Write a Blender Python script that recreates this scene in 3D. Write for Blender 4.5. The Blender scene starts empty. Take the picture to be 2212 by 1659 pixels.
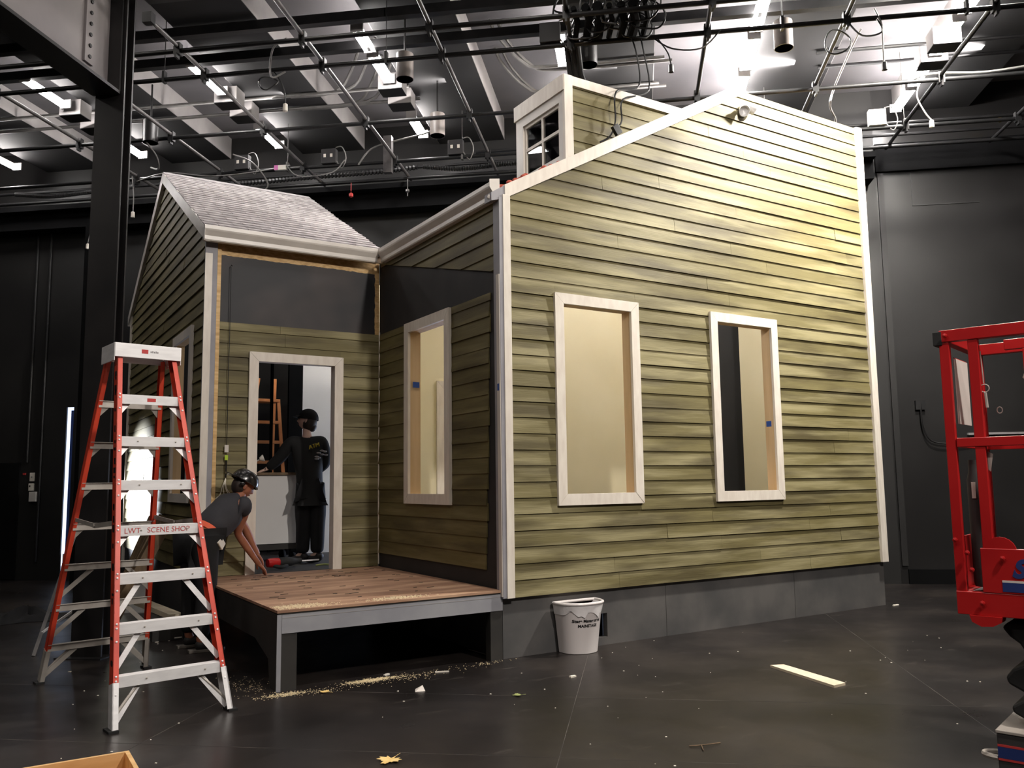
import bpy, math, random
from mathutils import Vector, Matrix, Euler
random.seed(7)
SC=bpy.context.scene; COL=SC.collection
SC.view_settings.view_transform='Standard'; SC.view_settings.look='None'
SC.view_settings.exposure=0.0; SC.view_settings.gamma=1.0
try: SC.view_settings.use_curve_mapping=False
except Exception: pass
V=Vector
# ------------------------------------------------------------------ camera
CAM=V((-3.803,-6.288,1.48)); FPX=1830.17
yaw,pit,rol=math.radians(31.98208),math.radians(6.59902),math.radians(-0.7575)
fw=V((math.sin(yaw)*math.cos(pit),math.cos(yaw)*math.cos(pit),math.sin(pit)))
r0=V((math.cos(yaw),-math.sin(yaw),0)); u0=r0.cross(fw)
rt=r0*math.cos(rol)+u0*math.sin(rol); up=u0*math.cos(rol)-r0*math.sin(rol)
cd=bpy.data.cameras.new('camera'); co=bpy.data.objects.new('camera',cd); COL.objects.link(co)
cd.sensor_fit='HORIZONTAL'; cd.sensor_width=36; cd.lens=36*FPX/2212; cd.clip_start=.05; cd.clip_end=200
m=Matrix((rt,up,-fw)).transposed().to_4x4(); m.translation=CAM; co.matrix_world=m
SC.camera=co
# theatre axes: u across the room, v away from the camera, measured from the camera's foot
TH=math.radians(40.25); UX=V((math.cos(TH),-math.sin(TH),0)); VX=V((math.sin(TH),math.cos(TH),0)); ZX=V((0,0,1))
def RM(u,v,z): return V((CAM.x,CAM.y,0))+UX*u+VX*v+ZX*z
# ------------------------------------------------------------------ materials
def nd(nt,t,**k):
    n=nt.nodes.new(t)
    for a,b in k.items():
        if hasattr(n,a): setattr(n,a,b)
        else: n.inputs[a.replace('_',' ')].default_value=b
    return n
def srgb(r,g,b):
    f=lambda c:(c/255/12.92 if c/255<=.04045 else ((c/255+.055)/1.055)**2.4)
    return (f(r),f(g),f(b),1)
def pm(name,c1,c2=None,scale=6,rough=.6,metal=0,bump=0,stretch=(1,1,1),spec=.5,c3=None,detail=5,lo=.35,hi=.65,emit=None,es=0,bscale=None):
    M=bpy.data.materials.new(name); M.use_nodes=True; nt=M.node_tree; B=nt.nodes['Principled BSDF']
    B.inputs['Roughness'].default_value=rough; B.inputs['Metallic'].default_value=metal
    B.inputs['Specular IOR Level'].default_value=spec
    tc=nd(nt,'ShaderNodeTexCoord'); mp=nd(nt,'ShaderNodeMapping'); mp.inputs['Scale'].default_value=stretch
    nt.links.new(tc.outputs['Object'],mp.inputs['Vector'])
    no=nd(nt,'ShaderNodeTexNoise'); no.inputs['Scale'].default_value=scale; no.inputs['Detail'].default_value=detail
    nt.links.new(mp.outputs['Vector'],no.inputs['Vector'])
    cr=nd(nt,'ShaderNodeValToRGB'); e=cr.color_ramp.elements
    e[0].position=lo; e[0].color=c1; e[1].position=hi; e[1].color=c2 or tuple(min(1,x*1.15) for x in c1[:3])+(1,)
    if c3: q=e.new((lo+hi)/2); q.color=c3
    nt.links.new(no.outputs['Fac'],cr.inputs['Fac']); nt.links.new(cr.outputs['Color'],B.inputs['Base Color'])
    if bump:
        n2=no
        if bscale: n2=nd(nt,'ShaderNodeTexNoise'); n2.inputs['Scale'].default_value=bscale; nt.links.new(mp.outputs['Vector'],n2.inputs['Vector'])
        bp=nd(nt,'ShaderNodeBump'); bp.inputs['Strength'].default_value=bump; bp.inputs['Distance'].default_value=.01
        nt.links.new(n2.outputs['Fac'],bp.inputs['Height']); nt.links.new(bp.outputs['Normal'],B.inputs['Normal'])
    if emit: B.inputs['Emission Color'].default_value=emit; B.inputs['Emission Strength'].default_value=es
    return M
def emat(name,col,s):
    M=bpy.data.materials.new(name); M.use_nodes=True; B=M.node_tree.nodes['Principled BSDF']
    B.inputs['Base Color'].default_value=(.8,.8,.8,1); B.inputs['Emission Color'].default_value=col; B.inputs['Emission Strength'].default_value=s
    return M
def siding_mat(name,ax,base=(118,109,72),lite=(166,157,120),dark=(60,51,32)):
    # olive paint, dry-brushed along the boards with paler and dirtier streaks; ax = board direction
    M=bpy.data.materials.new(name); M.use_nodes=True; nt=M.node_tree; B=nt.nodes['Principled BSDF']; L=nt.links
    B.inputs['Roughness'].default_value=.62; B.inputs['Specular IOR Level'].default_value=.35
    tc=nd(nt,'ShaderNodeTexCoord')
    def noise(sl,sc,sz,det=4):
        mp=nd(nt,'ShaderNodeMapping'); s=[sc,sc,sz]; s[ax]=sl; mp.inputs['Scale'].default_value=s
        L.new(tc.outputs['Object'],mp.inputs['Vector']); n=nd(nt,'ShaderNodeTexNoise'); n.inputs['Scale'].default_value=1; n.inputs['Detail'].default_value=det
        L.new(mp.outputs['Vector'],n.inputs['Vector']); return n
    def ramp(n,a,b):
        r=nd(nt,'ShaderNodeMapRange'); r.inputs['From Min'].default_value=a; r.inputs['From Max'].default_value=b; r.clamp=True
        L.new(n.outputs['Fac'],r.inputs['Value']); return r
    def mix(f,a,b):
        x=nd(nt,'ShaderNodeMix'); x.data_type='RGBA'; L.new(f,x.inputs['Factor'])
        if isinstance(a,tuple): x.inputs[6].default_value=a
        else: L.new(a,x.inputs[6])
        x.inputs[7].default_value=b; return x.outputs[2]
    at=nd(nt,'ShaderNodeAttribute'); at.attribute_name='tone'
    base,lite,dark=srgb(*base),srgb(*lite),srgb(*dark)
    b2=tuple(x*.80 for x in base[:3])+(1,)
    c=mix(at.outputs['Fac'],base,b2)
    s1=ramp(noise(.8,8,9),.46,.64); k1=nd(nt,'ShaderNodeMath',operation='MULTIPLY'); k1.inputs[1].default_value=.55; L.new(s1.outputs[0],k1.inputs[0])
    c=mix(k1.outputs[0],c,lite)
    s2=ramp(noise(.9,3.5,7),.47,.66); k2=nd(nt,'ShaderNodeMath',operation='MULTIPLY'); k2.inputs[1].default_value=.6; L.new(s2.outputs[0],k2.inputs[0])
    c=mix(k2.outputs[0],c,dark)
    g=noise(3,60,140,3); s3=ramp(g,.45,.75); k3=nd(nt,'ShaderNodeMath',operation='MULTIPLY'); k3.inputs[1].default_value=.22; L.new(s3.outputs[0],k3.inputs[0])
    c=mix(k3.outputs[0],c,dark)
    L.new(c,B.inputs['Base Color'])
    bp=nd(nt,'ShaderNodeBump'); bp.inputs['Strength'].default_value=.35; bp.inputs['Distance'].default_value=.004
    L.new(g.outputs['Fac'],bp.inputs['Height']); L.new(bp.outputs['Normal'],B.inputs['Normal'])
    return M
MT={}
def mt(n,*a,**k): MT[n]=pm(n,*a,**k); return MT[n]
MT['sidx']=siding_mat('olive clapboard',0); MT['sidy_shade']=siding_mat('olive clapboard side',1,(106,97,60),(132,122,86),(58,49,29))  # side copy is darker to carry the shade on those walls
mt('white',srgb(214,204,192),srgb(226,218,206),scale=5,rough=.45,bump=.05,stretch=(4,4,1))
mt('whitegut',srgb(206,200,192),srgb(216,210,202),scale=5,rough=.35)
mt('greyprime',srgb(136,134,140),srgb(150,148,152),scale=5,rough=.55)
mt('whitegrey',srgb(216,206,194),srgb(200,194,188),scale=3,rough=.5,stretch=(1,1,.5))
mt('rawply',srgb(196,156,100),srgb(226,192,138),scale=3,rough=.6,stretch=(1,6,12),c3=srgb(214,176,118))
mt('rawpine',srgb(198,168,126),srgb(212,184,144),scale=2,rough=.6,stretch=(6,6,.6))
mt('black',srgb(33,32,34),srgb(44,42,43),scale=3,rough=.65)
mt('blackply',srgb(28,27,29),srgb(42,39,39),scale=2.2,rough=.7,bump=.1)
mt('flat',srgb(10,10,11),srgb(15,15,16),scale=3,rough=.9,spec=.1)
mt('cream',srgb(224,214,180),srgb(230,221,190),scale=1.2,rough=.7)
mt('interiorwhite',srgb(214,212,210),srgb(222,220,218),scale=1,rough=.7)
mt('found',srgb(72,71,71),srgb(94,91,89),scale=2.4,rough=.7,bump=.2,c3=srgb(82,80,79))
mt('deckwood',srgb(138,104,84),srgb(184,150,122),scale=2.6,rough=.6,stretch=(.5,3.5,3),c3=srgb(158,122,98))
mt('deckgrey',srgb(138,138,144),srgb(152,152,156),scale=4,rough=.6)
mt('deckdark',srgb(38,36,34),srgb(50,47,44),scale=3,rough=.7)
mt('shingle',srgb(158,153,154),srgb(196,191,192),scale=9,rough=.85,c3=srgb(176,171,172))
mt('tar',srgb(30,28,28),srgb(44,40,38),scale=9,rough=.9)
mt('redtarp',srgb(170,70,52),srgb(190,92,70),scale=14,rough=.7)
mt('wallgrey',srgb(24,23,23),srgb(31,30,30),scale=1.2,rough=.36,bump=.06,c3=srgb(27,26,26))
mt('walldark',srgb(20,19,19),srgb(30,29,28),scale=1,rough=.55)
mt('ceil',srgb(72,70,73),srgb(88,85,87),scale=.6,rough=.8)
mt('beam',srgb(18,18,19),srgb(26,25,26),scale=.8,rough=.75)
mt('beamside_lit',srgb(140,136,136),srgb(160,156,154),scale=2,rough=.75)
mt('pipe',srgb(16,16,17),srgb(26,25,26),scale=8,rough=.5,spec=.35)
mt('pipegrey',srgb(84,82,82),srgb(104,100,100),scale=9,rough=.35,metal=.4)
mt('conduit',srgb(78,76,74),srgb(92,90,88),scale=9,rough=.45,metal=.2)
mt('cable',srgb(20,20,21),srgb(26,26,27),scale=6,rough=.35)
mt('cablegrey',srgb(110,108,106),srgb(130,128,126),scale=6,rough=.45)
mt('steelgirder',srgb(112,106,108),srgb(128,122,122),scale=1.2,rough=.5)
mt('steelcol',srgb(20,19,20),srgb(34,32,32),scale=2,rough=.38,bump=.1)
mt('steelblk',srgb(20,19,20),srgb(28,27,28),scale=2,rough=.5)
mt('redfg',srgb(196,58,36),srgb(214,72,46),scale=5,rough=.42)
mt('alu',srgb(226,224,224),srgb(238,236,236),scale=8,rough=.4,metal=.12,stretch=(1,1,4))
mt('alud',srgb(168,160,152),srgb(188,182,174),scale=8,rough=.45,metal=.2)
mt('rubber',srgb(18,18,18),srgb(26,26,26),scale=8,rough=.8)
mt('liftred',srgb(166,24,26),srgb(178,32,32),scale=3,rough=.32,spec=.5)
mt('liftblue',srgb(30,46,100),srgb(36,54,112),scale=3,rough=.5)
mt('liftgrey',srgb(150,142,134),srgb(166,158,150),scale=6,rough=.5)
mt('liftdark',srgb(46,44,44),srgb(58,55,54),scale=5,rough=.6)
mt('paper',srgb(206,198,190),srgb(214,206,198),scale=9,rough=.7)
mt('binwhite',srgb(214,206,204),srgb(222,216,214),scale=2,rough=.35,spec=.5)
mt('bag',srgb(226,222,222),srgb(236,232,232),scale=12,rough=.25,bump=.4)
mt('ink',srgb(24,24,26),rough=.6); mt('redink',srgb(176,50,48),rough=.6); mt('greyink',srgb(120,116,116),rough=.6)
mt('tape',srgb(32,72,150),srgb(40,84,164),scale=9,rough=.6)
mt('skin',srgb(150,94,70),srgb(166,108,82),scale=9,rough=.5)
mt('skinpale',srgb(200,164,148),srgb(210,176,160),scale=9,rough=.5)
mt('tee',srgb(40,40,45),srgb(50,49,54),scale=5,rough=.85,bump=.25)
mt('pants',srgb(13,13,15),srgb(20,20,23),scale=7,rough=.9,bump=.3)
mt('jacket',srgb(8,8,9),srgb(13,13,14),scale=6,rough=.85,bump=.3)
mt('hat',srgb(28,27,28),srgb(34,33,33),scale=4,rough=.22,spec=.6)
mt('hair',srgb(34,26,22),srgb(48,36,30),scale=30,rough=.6,stretch=(1,1,.2))
mt('orange',srgb(232,92,60),srgb(240,110,74),scale=6,rough=.7)
mt('leather',srgb(150,106,72),srgb(166,122,86),scale=8,rough=.6)
mt('yellowink',srgb(190,170,60),rough=.7)
mt('boot',srgb(26,24,24),srgb(38,35,34),scale=10,rough=.6); mt('sole',srgb(86,80,74),srgb(100,94,86),scale=9,rough=.7)
mt('leaf',srgb(226,190,116),srgb(238,208,140),scale=16,rough=.6); mt('leafgreen',srgb(150,160,96),srgb(170,176,110),scale=16,rough=.6)
mt('sawdust',srgb(200,180,140),srgb(226,208,170),scale=30,rough=.9)
mt('chip',srgb(222,214,198),srgb(232,226,214),scale=20,rough=.8)
mt('plank',srgb(222,206,178),srgb(232,218,192),scale=5,rough=.55)
mt('cratew',srgb(206,160,104),srgb(226,184,128),scale=4,rough=.55,stretch=(1,4,4))
mt('boards',srgb(92,74,54),srgb(120,98,72),scale=5,rough=.7,stretch=(4,1,1))
mt('cloth',srgb(14,14,17),srgb(20,20,23),scale=9,rough=.95)
mt('orangelad',srgb(214,134,74),srgb(228,150,90),scale=6,rough=.5)
mt('plate',srgb(214,208,196),srgb(224,218,208),scale=4,rough=.4)
mt('bluedoor',srgb(64,92,170),srgb(76,104,184),scale=4,rough=.5)
mt('lime',srgb(170,200,50),rough=.6)
mt('pink',srgb(200,110,170),rough=.6)
mt('brass',srgb(190,160,80),rough=.3,metal=.9)
mt('curtain',srgb(196,194,192),srgb(90,86,84),scale=22,rough=.9,stretch=(1,1,.03))
mt('housing',srgb(120,117,117),srgb(134,130,128),scale=4,rough=.5)
mt('boxface',srgb(196,192,186),srgb(206,202,196),scale=4,rough=.5)
mt('deckdust',srgb(226,208,172),srgb(238,222,190),scale=30,rough=.9)
ROWP,FLOODP,DAYP,SPOTP,EXPO,UPP=40,900,140,6500,0.0,90
# ------------------------------------------------------------------ mesh helpers
WL={}
def frame(d,upv=V((0,0,1))):
    d=V(d).normalized(); s=d.cross(V(upv))
    if s.length<1e-4: s=d.cross(V((1,0,0)))
    s.normalize(); return d,s,s.cross(d)
class MB:
    def __init__(s): s.v=[]; s.f=[]; s.mi=[]; s.tone=[]; s.m=0; s.t=0.
    def add(s,vs,fs):
        b=len(s.v); s.v+=[V(p) for p in vs]; s.tone+=[s.t]*len(vs)
        for f in fs: s.f.append([b+i for i in f]); s.mi.append(s.m)
    def hexa(s,p): s.add(p,[(0,3,2,1),(4,5,6,7),(0,1,5,4),(1,2,6,5),(2,3,7,6),(3,0,4,7)])
    def box(s,a,b):
        x0,y0,z0=a; x1,y1,z1=b
        s.hexa([(x0,y0,z0),(x1,y0,z0),(x1,y1,z0),(x0,y1,z0),(x0,y0,z1),(x1,y0,z1),(x1,y1,z1),(x0,y1,z1)])
    def fbox(s,o,ex,ey,ez,a,b):   # box in a local frame
        x0,y0,z0=a; x1,y1,z1=b; o=V(o)
        s.hexa([o+ex*x+ey*y+ez*z for x,y,z in ((x0,y0,z0),(x1,y0,z0),(x1,y1,z0),(x0,y1,z0),(x0,y0,z1),(x1,y0,z1),(x1,y1,z1),(x0,y1,z1))])
    def rbox(s,a,b): s.fbox(RM(0,0,0),UX,VX,ZX,a,b)   # box in theatre axes
    def bar(s,p,q,w,h,upv=(0,0,1)):   # rectangular bar from p to q, w sideways, h along up
        p,q=V(p),V(q); d,sd,u=frame(q-p,V(upv)); L=(q-p).length
        s.fbox(p,d,sd,u,(0,-w/2,-h/2),(L,w/2,h/2))
    def prism(s,poly,off):  # polygon (3d points) extruded by off
        n=len(poly); off=V(off); p=[V(x) for x in poly]
        s.add(p+[x+off for x in p],[list(range(n))[::-1],[n+i for i in range(n)]]+[(i,(i+1)%n,n+(i+1)%n,n+i) for i in range(n)])
    def tube(s,pts,r,n=8,cap=True,closed=False):
        pts=[V(p) for p in pts]; k=len(pts); rs=r if isinstance(r,(list,tuple)) else [r]*k
        ref=None; vs=[]
        for i,p in enumerate(pts):
            if closed: d=pts[(i+1)%k]-pts[i-1]
            else: d=pts[min(i+1,k-1)]-pts[max(i-1,0)]
            d=d.normalized() if d.length>1e-9 else V((0,0,1))
            if ref is None: ref=d.orthogonal().normalized()
            ref=(ref-d*ref.dot(d)); ref=ref.normalized() if ref.length>1e-6 else d.orthogonal().normalized()
            bi=d.cross(ref)
            for j in range(n):
                a=2*math.pi*j/n; vs.append(p+(ref*math.cos(a)+bi*math.sin(a))*rs[i])
        fs=[]
        for i in range(k if closed else k-1):
            for j in range(n):
                a=i*n; b=((i+1)%k)*n; fs.append((a+j,a+(j+1)%n,b+(j+1)%n,b+j))
        if cap and not closed: fs.append(list(range(n))[::-1]); fs.append([(k-1)*n+j for j in range(n)])
        s.add(vs,fs)
    def lathe(s,prof,o,axis=(0,0,1),n=20,sx=1,sy=1):
        d,a,b=frame(axis,V((0,1,0)) if abs(V(axis).normalized().z)>.9 else V((0,0,1))); o=V(o); k=len(prof)
        vs=[o+d*h+a*(r*math.cos(2*math.pi*j/n)*sx)+b*(r*math.sin(2*math.pi*j/n)*sy) for r,h in prof for j in range(n)]
        fs=[(i*n+j,i*n+(j+1)%n,(i+1)*n+(j+1)%n,(i+1)*n+j) for i in range(k-1) for j in range(n)]
        if prof[0][0]>1e-4: fs.append(list(range(n))[::-1])
        if prof[-1][0]>1e-4: fs.append([(k-1)*n+j for j in range(n)])
        s.add(vs,fs)
    def sphere(s,o,rx,ry,rz,n=12,k=8,M=None):
        o=V(o); vs=[];
        for i in range(k+1):
            t=math.pi*i/k
            for j in range(n):
                a=2*math.pi*j/n; p=V((rx*math.sin(t)*math.cos(a),ry*math.sin(t)*math.sin(a),rz*math.cos(t)))
                vs.append(o+(M@p if M else p))
        s.add(vs,[(i*n+j,(i+1)*n+j,(i+1)*n+(j+1)%n,i*n+(j+1)%n) for i in range(k) for j in range(n)])
    def build(s,name,mats,parent=None,smooth=False,bevel=0,label=None,loc=None,auto=None):
        if not isinstance(mats,(list,tuple)): mats=[mats]
        pw=WL.get(parent.name,V((0,0,0))) if parent else V((0,0,0))
        if parent is None:
            if loc is None:
                xs=[p.x for p in s.v]; ys=[p.y for p in s.v]; zs=[p.z for p in s.v]
                loc=V(((min(xs)+max(xs))/2,(min(ys)+max(ys))/2,min(zs)))
            off=V(loc)
        else: off=pw
        me=bpy.data.meshes.new(name); me.from_pydata([p-off for p in s.v],[],s.f)
        for mm in mats: me.materials.append(MT[mm] if isinstance(mm,str) else mm)
        me.polygons.foreach_set('material_index',s.mi)
        if any(s.tone):
            at=me.attributes.new('tone','FLOAT','POINT'); at.data.foreach_set('value',s.tone)
        me.validate(); me.update()
        import bmesh
        bm=bmesh.new(); bm.from_mesh(me); bmesh.ops.recalc_face_normals(bm,faces=bm.faces); bm.to_mesh(me); bm.free()
        if smooth: me.polygons.foreach_set('use_smooth',[True]*len(me.polygons)); me.set_sharp_from_angle(angle=math.radians(auto or 40))
        o=bpy.data.objects.new(name,me); COL.objects.link(o)
        if parent: o.parent=parent; WL[o.name]=pw
        else: o.location=off; WL[o.name]=V(off)
        if bevel:
            b=o.modifiers.new('bevel','BEVEL'); b.width=bevel; b.segments=2; b.limit_method='ANGLE'
        if label: o['label']=label
        return o
def tag(o,label,cat,group=None,kind=None):
    o['label']=label; o['category']=cat
    if group: o['group']=group
    if kind: o['kind']=kind
    return o
def thing(name,label,cat,loc,group=None):
    o=bpy.data.objects.new(name,None); COL.objects.link(o); o.location=V(loc); o.empty_display_size=.1; WL[o.name]=V(loc)
    return tag(o,label,cat,group)
def struct(o): o['kind']='structure'; return o
def text(name,body,size,o,ex,ey,mat,parent,bold=0,shear=0,align='CENTER',depth=.0006):
    # lettering as a thin mesh lying in the plane (ex,ey) at o
    cu=bpy.data.curves.new(name,'FONT'); cu.body=body; cu.size=size; cu.align_x=align; cu.align_y='CENTER'; cu.extrude=depth; cu.offset=bold; cu.shear=shear
    t=bpy.data.objects.new(name+'_c',cu); COL.objects.link(t)
    dg=bpy.context.evaluated_depsgraph_get(); me=bpy.data.meshes.new_from_object(t.evaluated_get(dg))
    bpy.data.objects.remove(t); bpy.data.curves.remove(cu)
    ex=V(ex).normalized(); ey=V(ey).normalized(); n=ex.cross(ey); o=V(o)-WL.get(parent.name,V((0,0,0)))
    for v in me.vertices: v.co=o+ex*v.co.x+ey*v.co.y+n*v.co.z
    me.materials.clear(); me.materials.append(MT[mat]); me.name=name
    ob=bpy.data.objects.new(name,me); COL.objects.link(ob); ob.parent=parent; WL[ob.name]=WL.get(parent.name)
    return ob
def sag(a,b,d,n=10,side=(0,0,0)):
    a,b=V(a),V(b); return [a.lerp(b,i/n)-V((0,0,d))*(4*(i/n)*(1-i/n))+V(side)*(4*(i/n)*(1-i/n)) for i in range(n+1)]
def smoothpts(p,k=4):
    p=[V(x) for x in p]; out=[]
    for i in range(len(p)-1):
        p0=p[max(i-1,0)];p1=p[i];p2=p[i+1];p3=p[min(i+2,len(p)-1)]
        for j in range(k):
            t=j/k; out.append(.5*((2*p1)+(p2-p0)*t+(2*p0-5*p1+4*p2-p3)*t*t+(3*p1-p0-3*p2+p3)*t**3))
    return out+[p[-1]]
# ------------------------------------------------------------------ the theatre
BV=12.7; CZ=7.2; BZ=6.85
def floor_mat():
    M=pm('black stage floor',srgb(26,23,22),srgb(46,41,38),scale=1.3,rough=.3,spec=.36,c3=srgb(33,29,28),detail=9); nt=M.node_tree; L=nt.links; B=nt.nodes['Principled BSDF']
    tc=nd(nt,'ShaderNodeTexCoord')
    col=B.inputs['Base Color'].links[0].from_socket
    def scuff(sc,ro,a,b,amt,colr,prev):
        mp=nd(nt,'ShaderNodeMapping'); mp.inputs['Scale'].default_value=sc; mp.inputs['Rotation'].default_value=(0,0,ro)
        L.new(tc.outputs['Object'],mp.inputs['Vector']); n=nd(nt,'ShaderNodeTexNoise'); n.inputs['Scale'].default_value=1; n.inputs['Detail'].default_value=8; n.inputs['Roughness'].default_value=.7
        L.new(mp.outputs['Vector'],n.inputs['Vector'])
        r=nd(nt,'ShaderNodeMapRange'); r.inputs['From Min'].default_value=a; r.inputs['From Max'].default_value=b; r.inputs['To Max'].default_value=amt; L.new(n.outputs['Fac'],r.inputs['Value'])
        x=nd(nt,'ShaderNodeMix'); x.data_type='RGBA'; L.new(r.outputs[0],x.inputs['Factor']); L.new(prev,x.inputs[6]); x.inputs[7].default_value=colr; return x.outputs[2],n
    col,_=scuff((2.2,9,1),.5,.6,.8,.35,srgb(120,112,104),col)
    col,_=scuff((11,3,1),-.2,.64,.84,.4,srgb(130,120,110),col)
    col,n=scuff((26,22,1),.9,.7,.8,.5,srgb(150,140,124),col)
    L.new(col,B.inputs['Base Color'])
    rr=nd(nt,'ShaderNodeMapRange'); rr.inputs['To Min'].default_value=.2; rr.inputs['To Max'].default_value=.46
    n2=nd(nt,'ShaderNodeTexNoise'); n2.inputs['Scale'].default_value=2.5; n2.inputs['Detail'].default_value=8; L.new(tc.outputs['Object'],n2.inputs['Vector'])
    L.new(n2.outputs['Fac'],rr.inputs['Value']); L.new(rr.outputs[0],B.inputs['Roughness'])
    return M
MT['floor']=floor_mat()
b=MB(); b.rbox((-14,-5,-.2),(10,15,0)); fl=struct(b.build('floor','floor',loc=(0,0,-.2)))
b=MB()   # seams between the floor sheets
MT['seam']=pm('floor seam',srgb(46,43,41),srgb(92,86,80),scale=3,rough=.6,lo=.45,hi=.6)
for u in (-2.9,-.46,2.0): b=MB(); b.rbox((u-.0015,-3,.0002),(u+.0015,12.6,.0007)); b.build('floor_seam','seam',fl)
for v in (2.3,4.75,6.05): b=MB(); b.rbox((-8,v-.0015,.0002),(8,v+.0015,.0007)); b.build('floor_seam','seam',fl)

# back wall with a dock door opening behind the house and a door standing ajar beside the column
def backwall(u0,u1,z0,z1,m,name,parent=None,v0=BV,v1=BV+.25):
    b=MB(); b.rbox((u0,v0,z0),(u1,v1,z1)); return b.build(name,m,parent)
b=MB()
for (u0,u1,z0,z1) in ((-14,-9.26,0,CZ),(-9.26,-9.13,2.8,CZ),(-9.13,-2.7,0,CZ),(-2.7,-.7,2.4,CZ),(-.7,3.6,0,CZ)): b.rbox((u0,BV,z0),(u1,BV+.03,z1))
wb=struct(b.build('wall_back','walldark'))
b=MB(); b.rbox((3.6,BV,0),(10,BV+.25,CZ)); b.m=1; b.rbox((3.62,BV-.03,.25),(3.7,BV,5.92)); 
b.rbox((4.09,BV-.012,5.40),(5.0,BV,5.412)); b.rbox((4.085,BV-.012,5.40),(4.097,BV,5.9)); b.m=2; b.rbox((3.6,BV-.05,5.93),(10,BV,6.35)); b.m=2; b.rbox((3.7,BV-.035,0),(10,BV,.2))
wr2=struct(b.build('wall_back_panel',['wallgrey','walldark','flat'])); wr2.name='wall_backright'
for nm,a,c in (('wall_left',(-14.25,-5,0),(-14,13,CZ)),('wall_right',(10,-5,0),(10.25,13,CZ)),('wall_front',(-14,-5.25,0),(10,-5,CZ))):
    b=MB(); b.rbox(a,c); struct(b.build(nm,'walldark'))
b=MB(); b.rbox((-14,-5,CZ),(10,13,CZ+.2)); ce=struct(b.build('ceiling','ceil'))
BL=[-5.25+2.29*k for k in range(-3,7)]
for i,u in enumerate(BL):
    b=MB(); b.rbox((u,-5,BZ),(u+1.04,BV,CZ+.02)); b.m=1; b.rbox((u+1.041,-5,BZ+.005),(u+1.046,BV,CZ)); b.rbox((u-.006,-5,BZ+.005),(u-.001,BV,CZ))  # pale side faces hold the light of the tube rows in their colour
    struct(b.build('trim_%d'%(i+1),['beam','beamside_lit']))
# dark horizontal ledge of pipes and ducts high on the back wall
b=MB(); b.rbox((-14,BV-.45,6.02),(3.5,BV,6.1)); b.rbox((-14,BV-.3,5.75),(3.5,BV,6.02)); struct(b.build('trim_20','flat'))
# ------------------------------------------------------------------ steel column and girder
col=thing('steel_column','black steel column standing left of the house, behind the red ladder','column',RM(-4.84,7.07,0))
for v in (7.0,7.12): b=MB(); b.rbox((-4.96,v,0.012),(-4.67,v+.02,CZ-.01)); b.build('flange',['steelcol'],col)
b=MB(); b.rbox((-4.85,7.02,.012),(-4.83,7.12,CZ-.01)); b.build('web','steelblk',col)
b=MB(); b.rbox((-5.06,6.92,0),(-4.62,7.22,.012)); b.build('base_plate','steelblk',col)
gi=thing('steel_girder','deep steel girder running overhead into the top of the column','girder',RM(-4.84,3,5.15))
b=MB(); b.rbox((-4.98,1,5.15),(-4.70,6.985,5.18)); b.build('bottom_flange','steelblk',gi)
b=MB(); b.rbox((-4.855,1,5.18),(-4.825,6.97,6.4)); b.build('web','steelgirder',gi,label='girder web with its light put into the grey')  # light falling on the web is put into its grey colour
b=MB(); b.rbox((-4.98,1,6.4),(-4.70,6.985,6.43)); b.build('top_flange','steelblk',gi)
b=MB(); b.rbox((-4.93,6.972,5.18),(-4.70,6.992,6.4)); b.m=1
b.rbox((-4.825,6.60,5.3),(-4.80,6.72,6.3))
b.build('end_plate',['steelcol','steelgirder'],gi)
for k in range(9): b=MB(); b.lathe([(.0,.0),(.018,0),(.018,.014),(.001,.016)],RM(-4.80,6.66,5.36+k*.105),axis=UX,n=6); b.build('bolt','steelblk',gi)
b=MB(); b.rbox((-4.64,6.86,6.22),(6,7.3,6.6)); tag(b.build('steel_header','steelblk'),'black steel header beam crossing above the column at the top edge','beam')
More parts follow.
